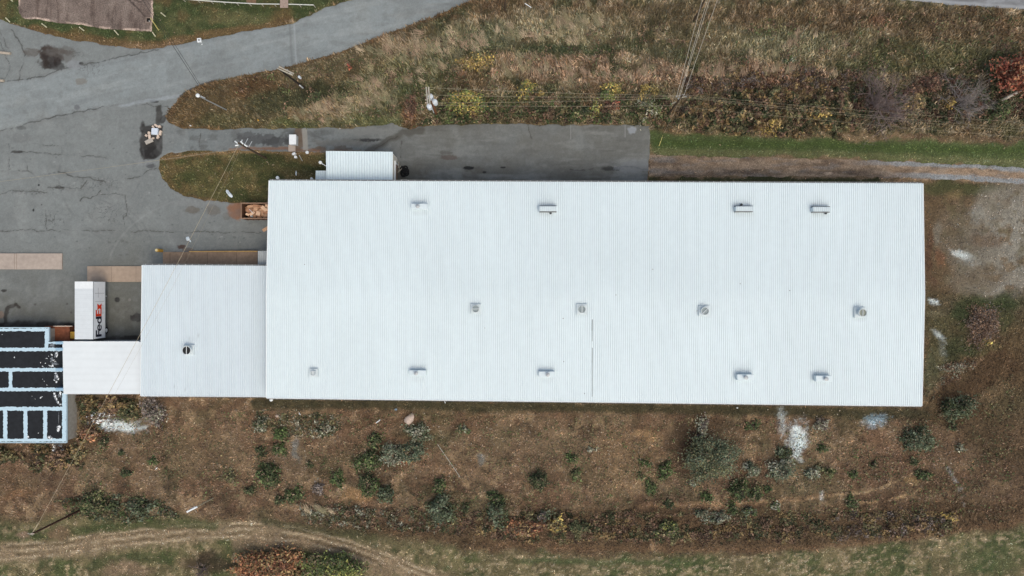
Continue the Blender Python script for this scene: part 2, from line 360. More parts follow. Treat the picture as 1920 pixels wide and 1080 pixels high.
for q in ((1520, 20), (1620, 70), (1710, 40), (1800, 40), (1880, 90), (1450, 50), (1360, 30), (1290, 60), (1230, 40), (1560, 105), (1690, 115)): blob(q[0], q[1], rng.uniform(14, 40), rng.uniform(6, 14), [(70, 66, 46), (112, 98, 74), (94, 88, 60)][rng.integers(0, 3)], .6, rot=rng.uniform(-20, 20))
# strip along the south wall and details in the lower field
stroke([(480, 756), (800, 759), (1200, 766), (1500, 772), (1735, 778)], 15, (56, 54, 37), .85, wob=.5, h=.3)
region([(1735, 780), (2100, 760), (2100, 1000), (1600, 1000)], (88, 69, 53), 20, .5)
blob(340, 850, 140, 50, (108, 90, 70), .4); blob(1000, 850, 140, 60, (116, 98, 78), .4); blob(1180, 900, 60, 36, (142, 120, 92), .4, straw=.4); blob(1150, 850, 40, 40, (134, 112, 86), .35); blob(450, 870, 60, 30, (122, 102, 80), .35); blob(560, 860, 30, 20, (128, 110, 88), .4); blob(900, 860, 60, 24, (118, 100, 78), .35); blob(800, 820, 60, 14, (80, 76, 52), .5); blob(640, 860, 40, 12, (82, 78, 54), .4); blob(1180, 860, 80, 60, (124, 102, 78), .45, straw=.5); blob(1215, 815, 26, 12, (150, 122, 90), .6); blob(660, 930, 34, 12, (150, 118, 84), .6); blob(370, 815, 40, 14, (126, 100, 76), .5)
blob(1280, 830, 40, 60, (64, 47, 38), .6); blob(1335, 800, 60, 20, (62, 50, 38), .6); blob(1660, 850, 100, 40, (112, 86, 68), .5); blob(690, 795, 80, 12, (86, 66, 50), .5); blob(1240, 950, 60, 30, (70, 52, 40), .6)  # dark blob up-left of the big tree paints its shadow into the soil
blob(540, 870, 40, 40, (112, 92, 76), .5); blob(860, 890, 60, 16, (128, 104, 82), .5, straw=.5); blob(20, 905, 60, 30, (92, 74, 56), .6); blob(30, 925, 30, 8, (128, 96, 70), .5, rot=-15)
for px, py, rx, ry in ((555, 845, 10, 26), (905, 862, 5, 14)): blob(px, py, rx, ry, (118, 122, 122), .6)
stroke([(1230, 948), (1330, 943), (1400, 942), (1470, 940), (1540, 934), (1570, 926), (1620, 922), (1680, 905), (1710, 885)], 3.0, (168, 143, 112), .8, ns=(9, .3, .5), wob=.5); stroke([(1610, 942), (1660, 940), (1700, 930), (1730, 918)], 4, (172, 142, 108), .75, ns=(14, .3, .5), wob=.3)
stroke([(1200, 948), (1440, 943), (1560, 928)], 8, (128, 100, 76), .5); blob(1705, 905, 14, 9, (150, 124, 88), .6)
# brushy belt, mown field and track at the bottom
region([(-400, 985), (60, 975), (300, 968), (600, 985), (830, 985), (1060, 950), (1560, 955), (1920, 935), (2100, 930), (2100, 985), (1750, 1005), (1440, 1035), (900, 1035), (600, 1000), (300, 990)], (86, 68, 50), 14, .75, h=.45)
region([(-400, 985), (60, 975), (160, 960), (310, 965), (500, 980), (640, 995), (760, 1010), (900, 1034), (1150, 1042), (1440, 1040), (1600, 1030), (1750, 1010), (1920, 985), (2400, 940), (2400, 1400), (-400, 1400)], (96, 88, 64), 10, 1, h=.16, straw=.25)
MOW = [(-400, 990), (300, 970), (900, 1036), (1440, 1042), (1920, 988), (2400, 940), (2400, 1400), (-400, 1400)]
bandnoise(MOW, 10, [(68, 78, 46), (116, 106, 78), (158, 140, 113), (60, 68, 42)], [(60, .48, .62), (24, .52, .66), (9, .58, .7), (15, .6, .72)], .75)
stroke([(-100, 1045), (100, 1030), (230, 1012), (350, 1000), (450, 995), (560, 1003), (650, 1028), (740, 1060), (830, 1100)], 27, (138, 119, 98), .85, wob=.7); stroke([(450, 1020), (560, 1016), (650, 1036), (720, 1075)], 20, (130, 111, 91), .8)
for dy in (-15, -10, -3, 4, 11): stroke([(-100, 1045 + dy), (100, 1030 + dy), (230, 1012 + dy), (350, 1000 + dy), (450, 995 + dy), (560, 1003 + dy), (650, 1028 + dy), (740, 1060 + dy), (830, 1100 + dy)], 2.6, (92, 78, 58) if dy in (-10, 4) else (172, 154, 130), .75, ns=(20, .36, .5), wob=.25)
stroke([(-50, 1010), (120, 998), (260, 982), (400, 985)], 12, (64, 72, 42), .7); stroke([(170, 1060), (260, 1042), (320, 1050)], 12, (62, 70, 42), .7); blob(240, 1068, 50, 16, (138, 112, 96), .5); blob(110, 998, 24, 8, (128, 102, 84), .6); blob(50, 1002, 14, 7, (140, 116, 100), .8)
stroke([(500, 978), (600, 992), (700, 1005)], 12, (62, 66, 44), .6); blob(600, 965, 40, 14, (84, 88, 62), .6); blob(600, 955, 40, 10, (140, 122, 100), .4, straw=1)
for yy, a in ((1048, .5), (1063, .65), (1075, .5), (1090, .5)):
    stroke([(880, yy - 6), (1100, yy), (1300, yy + 2), (1500, yy - 6), (1700, yy - 26), (1920, yy - 58)], 3.2, (164, 146, 122), a, ns=(7, .48, .62), wob=.9)
stroke([(930, 1020), (1200, 1030), (1450, 1030), (1600, 1020), (1760, 1000), (1930, 975)], 7, (112, 88, 66), .6); blob(1232, 1025, 8, 14, (160, 132, 104), .7); stroke([(980, 1050), (1300, 1056)], 7, (66, 80, 48), .6); blob(1850, 1050, 70, 30, (70, 80, 50), .6)
blob(405, 1056, 52, 18, (50, 38, 31), .75); blob(360, 1050, 30, 14, (82, 66, 52), .5)  # tree shadow by the bottom edge, painted as a dark blob
# white roof coating sprayed over the edge: pale patches with a shape of their own
SPRAY = (214, 224, 230)
def spray(px, py, rx, ry, rot=0, a=.9):
    c, s = math.cos(math.radians(rot)), math.sin(math.radians(rot))
    u = ((PX - px) * c + (PY - py) * s) / rx; v = (-(PX - px) * s + (PY - py) * c) / ry
    n = fbm(PX * .7, PY * 1.3, 9, 55) * .6 + vnoise(PX / 3.3, PY / 3.3, 56) * .4
    m = sstep(1.3, .2, np.hypot(u, v) + (n - .5) * 1.5) * a
    put(COLR, SPRAY, m)
spray(1495, 825, 19, 38, 8, .95); spray(1497, 840, 10, 26, 5, 1); spray(1466, 790, 10, 34, -5, .4); SPRAY = (150, 178, 200); spray(1640, 790, 26, 13, -10, .6); SPRAY = (214, 224, 230); spray(225, 798, 46, 13, 5, .95); spray(185, 786, 34, 12, 10, .6)
spray(285, 770, 22, 26, 0, .22); spray(1798, 477, 18, 7, 18, .6); spray(1812, 484, 20, 12, 15, .3); spray(1751, 566, 12, 5, 22, .9); spray(1762, 630, 16, 6, 40, .6); spray(1768, 655, 8, 20, -10, .12)
stroke([(1775, 876), (1790, 900), (1802, 925), (1806, 945)], 5, (150, 150, 150), .5, ns=(9, .4, .55), wob=.1); spray(108, 842, 9, 10, 0, .8); spray(1540, 930, 5, 10, 0, .3)

ASD = asph_sd(PX, PY)
GZ = (fbm(PX, PY, 18, 61) - 0.4) * 0.14 + (fbm(PX, PY, 90, 62) - .45) * .25
flat = sstep(4, 22, ASD)
for F in FOOT: flat = np.minimum(flat, sstep(0, 14, polysd(PX, PY, F)))
for F in (TRACK, GRAVEL, PAD): flat = np.minimum(flat, sstep(-2, 14, polysd(PX, PY, F)))
GZ = np.maximum(GZ, -.12) * flat
GZ = np.where(ASD < 0, -.02, GZ)

# one ground sheet: fine in the middle, stretching out to the horizon
far = np.array([6, 14, 26, 45, 80, 140, 260, 500, 1000, 2000.])
ax = np.concatenate([gx0 - far[::-1], GX, gx1 + far]); ay = np.concatenate([gy0 - far[::-1], GY, gy1 + far])
ix = np.clip(np.arange(len(ax)) - len(far), 0, NX - 1); iy = np.clip(np.arange(len(ay)) - len(far), 0, NY - 1)
AX, AY = np.meshgrid(ax, ay)
AZ = GZ[np.ix_(iy, ix)]; AC = COLR[np.ix_(iy, ix)]
outm = ((np.abs(AX) > gx1) | (np.abs(AY) > gy1))
ac = AC.copy(); oc = lin((84, 74, 54)) * (1 - fbm(AX, AY, 60, 4)[..., None]) + lin((70, 72, 46)) * fbm(AX, AY, 60, 4)[..., None]
ac[outm] = oc[outm]; AZ = np.where(outm, 0, AZ)
def gridfaces(ny, nx, keep=None):
    a = (np.arange(ny - 1)[:, None] * nx + np.arange(nx - 1)[None, :])
    if keep is not None: a = a[keep]
    a = a.ravel(); return np.stack([a, a + 1, a + nx + 1, a + nx], 1)
tag(npmesh("ground", np.stack([AX, AY, AZ], -1).reshape(-1, 3), gridfaces(len(ay), len(ax)), M_ground, (ac * np.array([.9, .93, .88])).reshape(-1, 3), smooth=True), kind="structure")

# ------------------------------------------------------------------ flat sheets whose outline is a level line: edge dips under the ground
def sheet(name, sdf, bbox, step, top, paint, material, k=0.05):
    x = np.arange(bbox[0], bbox[2] + step, step); y = np.arange(bbox[1], bbox[3] + step, step)
    X, Y = np.meshgrid(x, y)                   # photo pixels
    S = sdf(X, Y)
    Z = np.clip(-S * k, -0.25, top)
    keepv = S < 6
    kf = keepv[:-1, :-1] | keepv[1:, :-1] | keepv[:-1, 1:] | keepv[1:, 1:]
    C = paint(X, Y)
    f = gridfaces(len(y), len(x), kf)
    used = np.unique(f); remap = np.full(X.size, -1); remap[used] = np.arange(len(used))
    V = np.stack([(X - 960) * K, (540 - Y) * K, Z], -1).reshape(-1, 3)[used]
    f = remap[f][:, ::-1]
    return tag(npmesh(name, V, f, material, C.reshape(-1, 3)[used], smooth=True), kind="structure")

def mixc(C, color, m): C[:] = C * (1 - m[..., None]) + lin(color) * m[..., None]

CRACKS = [([(40, 285), (90, 287), (150, 292), (200, 297)], .9), ([(50, 300), (52, 320), (70, 335), (75, 342)], .6), ([(110, 323), (125, 327), (140, 332), (165, 334), (180, 338), (200, 342)], 1.4),
          ([(90, 352), (110, 350), (130, 352), (150, 353), (163, 340)], 1.2), ([(0, 365), (15, 358), (40, 358), (90, 362)], .9), ([(150, 376), (158, 371), (165, 370), (180, 368), (190, 357)], 1.1),
          ([(190, 363), (235, 366), (238, 390), (238, 405)], .7), ([(240, 335), (265, 330), (280, 318), (297, 314)], .9), ([(-50, 432), (60, 432), (110, 433), (180, 432), (240, 434), (360, 435), (490, 436)], .7),
          ([(-50, 321), (60, 322)], .6), ([(-20, 20), (0, 55), (15, 90)], .8), ([(22, 55), (35, 78), (47, 102)], 1.2), ([(47, 102), (40, 130), (34, 152)], .9), ([(0, 155), (85, 143), (110, 130), (170, 120), (235, 105), (300, 93)], 1.2),
          ([(0, 246), (40, 236), (85, 222), (130, 213), (180, 203)], 1.3), ([(180, 203), (250, 193), (300, 186)], .5), ([(18, 270), (16, 330)], .5), ([(752, 264), (751, 280), (751, 296)], 1.1), ([(700, 282), (715, 272), (728, 266), (745, 255)], 1.4),
          ([(1070, 320), (1090, 319), (1130, 314), (1170, 313), (1215, 317)], 1.2), ([(60, 270), (116, 276), (118, 288)], .5), ([(85, 395), (88, 430)], .5), ([(990, 233), (998, 258)], .9), ([(376, 250), (375, 275)], .7), ([(625, 245), (626, 262)], .5),
          ([(233, 400), (232, 440)], .4), ([(240, 193), (316, 200)], .6), ([(0, 80), (20, 125), (10, 148)], .6)]
def asph_paint(X, Y):
    C = np.zeros(X.shape + (3,)); C[:] = lin((121, 126, 128))
    ln = Y + 0.235 * X                         # across-road coordinate
    road = sstep(6, -4, polysd(X, Y, [(-400, 330), (-100, 262), (0, 243), (85, 221), (180, 202), (250, 192), (340, 174), (420, 150), (500, 134), (600, 109), (720, 66), (885, 0), (990, -50), (740, -50), (640, 4), (545, 45), (430, 65), (300, 92), (170, 120), (85, 143), (0, 155), (-400, 230)]))
    mixc(C, (131, 138, 142), road)
    low = sstep(380, 620, Y + (fbm(X, Y, 120, 3) - .5) * 120) * sstep(560, 480, X)
    mixc(C, (97, 98, 95), low); mixc(C, (84, 85, 81), sstep(555, 640, Y) * sstep(90, 260, X) * .7 * (X < 400))
    rt = sstep(590, 760, X); mixc(C, (106, 107, 105), rt * sstep(200, 235, Y)); mixc(C, (84, 82, 77), rt * sstep(295, 335, Y + (fbm(X, Y, 60, 12) - .5) * 40) * .8)
    mixc(C, (132, 134, 134), rt * sstep(.5, .75, fbm(X * .16, Y, 10, 14)) * .5); mixc(C, (86, 86, 84), rt * sstep(.52, .75, fbm(X * .2, Y, 9, 15)) * .45)
    drv = sstep(300, 340, X) * sstep(640, 600, X) * sstep(238, 246, Y) * sstep(292, 280, Y); mixc(C, (112, 118, 121), drv * .8); mixc(C, (84, 85, 86), drv * sstep(.5, .7, fbm(X, Y * 2, 20, 18)) * .7)
    # NW yard and general mottling, tyre-polished streaks along the road
    mixc(C, (112, 116, 118), sstep(.45, .75, fbm(X, Y, 70, 21)) * .5); mixc(C, (138, 142, 143), sstep(.55, .75, fbm(X, Y, 45, 22)) * .35)
    mixc(C, (146, 152, 155), road * sstep(.5, .75, fbm((X - Y * .2) * .1, ln, 9, 23)) * .45); mixc(C, (114, 120, 124), road * sstep(.52, .75, fbm((X - Y * .2) * .08, ln, 14, 24)) * .5)
    mixc(C, (104, 100, 92), sstep(3, 1, np.abs(ln - 178)) * 0)
    C *= np.array([.978, .985, .945]); grain = vnoise(X * 1.1, Y * 1.1, 71) * .6 + vnoise(X * .4, Y * .4, 72) * .4
    C *= (.85 + .30 * grain)[..., None]
    jx = X + (fbm(X, Y, 12, 41, 4) - .5) * 8; jy = Y + (fbm(X, Y, 12, 42, 4) - .5) * 8
    for pts, wd in CRACKS:
        x0 = min(p[0] for p in pts) - 20; x1 = max(p[0] for p in pts) + 20; y0 = min(p[1] for p in pts) - 20; y1 = max(p[1] for p in pts) + 20
        c0 = np.searchsorted(X[0], x0); c1 = np.searchsorted(X[0], x1); r0 = np.searchsorted(Y[:, 0], y0); r1 = np.searchsorted(Y[:, 0], y1)
        if c1 <= c0 or r1 <= r0: continue
        sl = (slice(r0, r1), slice(c0, c1)); d = segdist(jx[sl], jy[sl], pts)
        gap = sstep(.3, .5, fbm(X[sl], Y[sl], 16, 43))
        m = sstep(wd * 1.25, wd * .3, d) * (.15 + .6 * gap); sub = C[sl]; sub[:] = sub * (1 - m[..., None]) + lin((46, 45, 44)) * m[..., None]
        m = sstep(wd * 7, 0, d) * .16 * gap; sub[:] = sub * (1 - m[..., None]) + lin((78, 74, 68)) * m[..., None]
    # fine crazing near the worn middle of the yard
    for (cx, cy, rx, ry) in ((190, 345, 70, 22), (120, 352, 50, 12), (60, 360, 60, 8), (205, 400, 60, 30), (100, 410, 40, 25), (170, 130, 40, 20), (140, 100, 30, 12)):
        u = np.hypot((X - cx) / rx, (Y - cy) / ry); rid = np.abs(fbm(jx, jy * 1.5, 9, 47, 2) - .5)
        mixc(C, (62, 60, 58), sstep(1, .3, u) * sstep(.05, .01, rid) * .6)
    def dab(px, py, rx, ry, color, a=.85, rag=.6, rot=0):
        c, s = math.cos(math.radians(rot)), math.sin(math.radians(rot))
        u = np.hypot(((X - px) * c + (Y - py) * s) / rx, (-(X - px) * s + (Y - py) * c) / ry) + (fbm(X, Y, max(4, min(rx, ry) * .8), 88) - .5) * rag
        mixc(C, color, sstep(1.12, .8, u) * a)
    def patch(pts, color, a=.9, fe=2): mixc(C, color, sstep(fe, -fe, polysd(jx, jy, pts)) * a)
    patch([(262, 238), (267, 228), (274, 236), (296, 234), (304, 236), (306, 262), (303, 290), (290, 300), (270, 298), (261, 280), (264, 255)], (40, 38, 37), .95)
    dab(284, 286, 18, 12, (34, 33, 33), .7); dab(270, 262, 8, 14, (60, 58, 56), .6)
    patch([(294, 198), (303, 197), (305, 214), (301, 232), (291, 232), (292, 214)], (58, 57, 55), .95); dab(306, 224, 5, 10, (44, 42, 40), .8, rot=30); dab(289, 190, 9, 3, (50, 48, 46), .9); dab(282, 311, 9, 5, (78, 80, 82), .9); dab(270, 305, 14, 6, (134, 138, 140), .4)
    dab(94, 107, 25, 23, (56, 48, 44), .96, 1.7, 20); dab(100, 112, 16, 17, (44, 38, 36), .85, 1.5, -30); dab(112, 96, 20, 6, (74, 66, 60), .6, 1.6, 10); dab(92, 96, 18, 10, (62, 54, 49), .7, 1.2); dab(122, 98, 16, 4, (70, 62, 56), .6, 1.0); dab(88, 122, 14, 8, (46, 40, 37), .8, .9); dab(105, 124, 18, 8, (38, 34, 33), .7); dab(120, 100, 24, 14, (86, 82, 78), .55, 1.2); dab(140, 122, 14, 9, (130, 134, 137), .7); dab(152, 119, 5, 3, (46, 44, 44), .9); dab(60, 98, 16, 8, (80, 72, 66), .6, 1.)
    dab(33, 285, 12, 3, (48, 46, 45), .85, .9); dab(73, 347, 2, 2, (40, 40, 40), 1, 0); dab(63, 394, 2, 3, (40, 40, 40), 1, 0); dab(78, 384, 1.5, 1.5, (60, 58, 56), .9, 0); dab(153, 153, 12, 7, (112, 106, 96), .6, .9); dab(112, 352, 10, 2.5, (52, 50, 48), .8)
    dab(145, 201, 6, 5, (100, 103, 106), .9); dab(40, 258, 20, 9, (106, 108, 108), .5, 1.); dab(40, 240, 10, 4, (84, 86, 86), .7)
    mixc(C, (150, 158, 163), sstep(5, 1, segdist(jx, jy, [(225, 199), (290, 187), (340, 178)])) * .6)
    mixc(C, (60, 54, 50), sstep(3.4, 1.5, segdist(jx, jy, [(338, 180), (355, 170), (378, 160), (405, 153)])) * .85)
    dab(220, 562, 5.5, 5, (44, 44, 44), .95, .2); dab(243, 562, 3, 3, (128, 126, 122), .6); dab(258, 595, 14, 8, (48, 46, 46), .9, .8); dab(126, 570, 2, 2, (70, 68, 66), .8); dab(66, 571, 3, 2, (74, 72, 70), .8); dab(134, 586, 2, 2, (70, 68, 66), .8)
    mixc(C, (44, 38, 33), sstep(5, 2, segdist(jx, jy, [(12, 607), (10, 590), (17, 575), (32, 571), (36, 577)])) * .85); mixc(C, (40, 34, 30), sstep(9, 3, segdist(jx, jy, [(-60, 612), (50, 608), (140, 612)])) * .9); mixc(C, (40, 36, 33), sstep(6, 2, segdist(jx, jy, [(140, 636), (270, 634)])) * .85)
    dab(8, 545, 6, 3, (44, 42, 40), .9, .9); dab(2, 590, 6, 7, (146, 116, 96), .5)
    dab(443, 396, 16, 18, (132, 92, 66), .85, .8); dab(400, 394, 14, 10, (98, 92, 84), .6, .9); dab(360, 394, 14, 7, (96, 90, 82), .7, .9); dab(425, 405, 8, 8, (100, 98, 92), .5); dab(385, 380, 60, 8, (128, 130, 130), .3); dab(340, 463, 9, 4, (74, 52, 44), .85, .9); dab(352, 468, 12, 4, (96, 76, 64), .5)
    for sx, sy in ((205, 455), (230, 452), (237, 454), (226, 478), (238, 477), (398, 440), (440, 445)): dab(sx, sy, 3.5, 2, (84, 85, 84), .5, 1.1)
    for cx, cy, R_, a0, a1, tone in ((120, 470, 150, -70, 10, 1), (128, 472, 158, -65, 5, 1), (300, 330, 190, 120, 190, 1), (308, 334, 197, 120, 190, 1), (60, 300, 210, -30, 40, 1), (200, 640, 180, 200, 280, 1), (420, 520, 220, 190, 250, 0), (0, 420, 160, -80, -10, 0), (350, 240, 130, 100, 200, 0)):
        d = np.abs(np.hypot(X - cx, (Y - cy) * 1.4) - R_); an = np.degrees(np.arctan2((Y - cy) * 1.4, X - cx)) % 360; a0, a1 = a0 % 360, a1 % 360
        w_ = (an >= a0) & (an <= a1) if a0 < a1 else (an >= a0) | (an <= a1)
        mixc(C, (88, 90, 90) if tone else (142, 146, 147), sstep(3, .6, d) * w_ * .28 * sstep(.35, .6, fbm(X, Y, 22, 140 + int(R_))))
    mixc(C, (100, 102, 101), sstep(.55, .68, fbm(X, Y, 16, 150)) * .16); mixc(C, (140, 143, 143), sstep(.5, .8, fbm(X, Y, 11, 151)) * .14); mixc(C, (92, 94, 93), sstep(.5, .8, fbm(X * .5, Y, 8, 152)) * .2)
    for k_ in range(70):
        sx, sy = 10 + 480 * hash2(np.array([k_]), np.array([1]), 5)[0], 250 + 230 * hash2(np.array([k_]), np.array([2]), 5)[0]; dab(sx, sy, 1.2 + 1.6 * hash2(np.array([k_]), np.array([3]), 5)[0], 1.2, (72, 72, 71) if k_ % 3 else (152, 154, 154), .45, .6)
    dab(879, 315, 11, 3.4, (34, 35, 36), .95, .3); dab(943, 314, 5, 1.8, (40, 40, 41), .95, .3); dab(908, 323, 4, 2.4, (44, 44, 44), .9, .5); dab(842, 295, 16, 5, (86, 74, 68), .6, 1.); dab(835, 286, 14, 3, (78, 76, 72), .5, 1.); dab(1145, 317, 20, 3, (40, 40, 40), .7, 1.)
    dab(1185, 244, 8, 7, (148, 154, 160), .7, .9); dab(1192, 312, 40, 12, (126, 130, 133), .5, 1.); dab(690, 262, 30, 3, (68, 68, 68), .6, .8); mixc(C, (74, 72, 66), sstep(9, 3, segdist(jx, jy, [(690, 285), (720, 268), (755, 250), (790, 246)])) * .7); dab(680, 245, 40, 9, (122, 124, 122), .6)
    dab(490, 262, 44, 11, (72, 73, 74), .75, 1.6); dab(520, 266, 24, 8, (62, 63, 64), .7, 1.6); dab(465, 254, 20, 6, (76, 77, 78), .7, 1.4); dab(690, 263, 20, 3, (52, 52, 52), .8, 1.2); dab(640, 268, 50, 8, (104, 102, 97), .5, 1.2); dab(640, 280, 16, 6, (86, 74, 62), .6, 1.3); dab(598, 279, 14, 5, (92, 76, 62), .7, 1.2); mixc(C, (120, 88, 68), sstep(4, 1, segdist(jx, jy, [(430, 279), (520, 278), (600, 284)])) * .7)
    dab(560, 262, 12, 22, (100, 82, 66), .75, .9); mixc(C, (142, 140, 134), sstep(5.5, 4, np.abs(X - 572 - (Y - 260) * .06)) * (Y > 241) * (Y < 282) * .85); dab(640, 284, 40, 5, (100, 84, 70), .5, 1.)
    mixc(C, (100, 104, 104), sstep(4, 0, np.abs(X - (546 + (Y - 90) * .06))) * road * .5); mixc(C, (152, 158, 160), sstep(3, 0, np.abs(X - (554 + (Y - 90) * .05))) * road * .55)
    mixc(C, (146, 148, 148), sstep(1.1, .3, np.abs(X - 1070)) * (Y > 234) * (Y < 262) * .6); mixc(C, (146, 148, 148), sstep(1.1, .3, np.abs(X - 1172)) * (Y > 234) * (Y < 258) * .6)
    return C
asphalt = sheet("asphalt_yard", asph_sd, (-130, -48, 1232, 668), 1.25, 0.03, asph_paint, M_asph)

def track_paint(X, Y):
    C = np.zeros(X.shape + (3,)); C[:] = lin((140, 123, 105))
    mixc(C, (136, 116, 96), sstep(.45, .65, fbm(X * .3, Y, 8, 5)) * .8); mixc(C, (72, 59, 50), sstep(.48, .68, fbm(X * .25, Y, 9, 6)) * .55); mixc(C, (122, 116, 110), sstep(.55, .7, fbm(X * .25, Y, 7, 66)) * .6)
    jy = Y + (fbm(X, Y, 20, 7) - .5) * 6
    for pts, x0 in (([(1216, 300), (1400, 303), (1500, 303), (1690, 306), (1800, 309), (1920, 317), (2100, 328)], 1560), ([(1216, 320), (1440, 325), (1690, 328), (1800, 333), (1920, 341), (2100, 352)], 1620)):
        d = segdist(X, jy, pts)
        mixc(C, (128, 134, 138), sstep(7, 3, d) * sstep(x0, x0 + 140, X) * .85); mixc(C, (110, 108, 106), sstep(7, 3, d) * sstep(1460, 1230, X) * .6 * sstep(.4, .6, fbm(X * .3, Y, 12, 9)))
    d = segdist(X, jy, [(1216, 322), (1300, 322), (1560, 324), (1660, 325)]); mixc(C, (78, 65, 56), sstep(9, 3, d) * .6 * sstep(.4, .6, fbm(X * .2, Y, 14, 19)))
    u = np.hypot((X - 1553) / 9, (Y - 325) / 3); mixc(C, (178, 158, 138), sstep(1.2, .7, u) * .9)
    return C
sheet("dirt_track", lambda X, Y: polysd(X, Y, TRACK) + (fbm(X, Y, 12, 33) - .5) * 9, (1200, 280, 2100, 366), 1.8, 0.02, track_paint, M_ground, 0.03)
def gravel_paint(X, Y):
    C = np.zeros(X.shape + (3,)); C[:] = lin((122, 124, 126)); mixc(C, (150, 154, 158), sstep(.5, .7, fbm(X * .5, Y, 12, 5)) * .6); mixc(C, (94, 96, 98), sstep(.5, .7, fbm(X * .5, Y, 14, 6)) * .6)
    mixc(C, (160, 164, 168), sstep(5, 1, np.abs(polysd(X, Y, GRAVEL) + 4)) * .6); return C
sheet("gravel_road", lambda X, Y: polysd(X, Y, GRAVEL) + (fbm(X, Y, 12, 34) - .5) * 6, (1625, -90, 2100, 36), 1.8, 0.02, gravel_paint, M_asph, 0.03)
def pad_paint(X, Y):
    C = np.zeros(X.shape + (3,)); C[:] = lin((112, 100, 93))
    mixc(C, (82, 70, 64), sstep(.48, .7, fbm(X, Y * .14, 9, 5)) * .75); mixc(C, (130, 118, 110), sstep(.5, .7, fbm(X, Y * .4, 24, 6)) * .6)
    s = polysd(X, Y, PAD) + (fbm(X, Y, 12, 35) - .5) * 5
    mixc(C, (188, 168, 154), sstep(3, 1, np.abs(s + 1.5)) * sstep(.42, .6, fbm(X, Y, 22, 8)) * .85)
    mixc(C, (48, 42, 40), sstep(2, .8, segdist(X, Y, [(240, -2), (255, 12), (266, 24), (276, 36)])) * .8); mixc(C, (88, 76, 70), sstep(.4, .7, fbm(X, Y, 16, 44)) * sstep(240, 262, X - Y * .6) * .6); mixc(C, (64, 54, 50), sstep(2, .6, segdist(X, Y, [(252, 0), (262, 4), (270, 1)])) * .7)
    return C
sheet("gravel_pad", lambda X, Y: polysd(X, Y, PAD) + (fbm(X, Y, 12, 35) - .5) * 5, (24, -60, 300, 66), 1.25, 0.05, pad_paint, M_ground, 0.06)

# ------------------------------------------------------------------ grass blades
def sample(arr, x, y):
    i = np.clip(((y - gy0) / GS).round().astype(int), 0, NY - 1); j = np.clip(((x - gx0) / GS).round().astype(int), 0, NX - 1)
    return arr[i, j]
def veg_ok(x, y):
    px = x / K + 960; py = 540 - y / K
    ok = asph_sd(px, py) > 1
    for F in FOOT: ok &= polysd(px, py, F) > 0
    for F in (GRAVEL, PAD): ok &= polysd(px, py, F) > 2
    ok &= (polysd(px, py, TRACK) > 1) | (hash2(np.floor(px * 7), np.floor(py * 7), 3) < .4 * sstep(.42, .62, fbm(px * .4, py, 9, 300)))
    return ok
def blades(name, n, label, hmin, hmax, lenf, wd, dirfun, bright=1.0, pale=.03):
    x = rng.uniform(gx0, gx1, n); y = rng.uniform(gy0, gy1, n)
    h = sample(HGT, x, y); d = sample(DEN, x, y)
    m = (h >= hmin) & (h < hmax) & (rng.random(n) < d); x, y, h = x[m], y[m], h[m]
    m = veg_ok(x, y); x, y, h = x[m], y[m], h[m]; n = len(x)
    st = sample(STRAW, x, y); c = sample(COLR, x, y); z = sample(GZ, x, y)
    px = x / K + 960; py = 540 - y / K
    cl = fbm(px, py, 11, 91, 3); cl2 = fbm(px, py, 26, 93, 3)
    lum = np.exp(rng.normal(0, .27, n)) * (.5 + .72 * sstep(.34, .66, cl) + .5 * cl2)
    c = c * lum[:, None] * bright
    g = c.mean(1, keepdims=True); c = g + (c - g) * .88
    hue = rng.normal(0, .08, n); c[:, 0] *= 1 + hue; c[:, 2] *= 1 - hue
    isst = rng.random(n) < st * .5 * sstep(.42, .6, fbm(px, py, 13, 92)) + pale
    sc = lin((166, 148, 124)) * rng.uniform(.5, 1.2, n)[:, None]; sc = np.where((rng.random(n) < st)[:, None], sc, c * 1.6); c[isst] = sc[isst]
    ang = np.where(rng.random(n) < .35 + st, dirfun(px, py) + rng.normal(0, .5, n), rng.uniform(0, 6.283, n))
    L = lenf * h * rng.uniform(.5, 1.3, n) * np.where(isst, 1.5, 1); W = wd * rng.uniform(.6, 1.4, n) * (0.55 + h * .8)
    dx, dy = np.cos(ang), np.sin(ang); up = h * rng.uniform(.25, .8, n)
    bx, by = -dy * W / 2, dx * W / 2
    v = np.empty((n, 4, 3), np.float32)
    v[:, 0] = np.stack([x - bx, y - by, z - .02], 1); v[:, 1] = np.stack([x + bx, y + by, z - .02], 1)
    mx, my, mz = x + dx * L * .5, y + dy * L * .5, z + up * .8
    v[:, 2] = np.stack([mx + bx, my + by, mz], 1); v[:, 3] = np.stack([mx - bx, my - by, mz], 1)
    tip = np.stack([x + dx * L, y + dy * L, z + up], 1).astype(np.float32)
    V = np.concatenate([v, tip[:, None]], 1).reshape(-1, 3); b = np.arange(n) * 5
    F = np.concatenate([np.stack([b, b + 1, b + 2], 1), np.stack([b, b + 2, b + 3], 1), np.stack([b + 3, b + 2, b + 4], 1)])
    C = np.repeat(c, 5, 0)
    o = npmesh(name, V, F, M_blade, np.clip(C, 0, .9)); tag(o, label, "grass", None, "stuff")
wind = lambda px, py: math.radians(118) + (fbm(px, py, 80, 95) - .5) * 3.2
blades("meadow_grass", 560000, "tall brown and olive meadow grass with straw coloured clumps around the building", .36, 9, .56, .09, wind, 1.32)
blades("dry_grass", 380000, "short dry brown grass on the slope below the building", 0.2, .36, .85, .11, lambda px, py: rng.uniform(0, 6.28, len(px)), 1.34, .025)
blades("mown_grass", 260000, "short green mown grass beside the road, the yard and the bottom field", 0, .2, 1.7, .11, lambda px, py: rng.uniform(0, 6.28, len(px)) * .35 - .5, 1.3, .06)

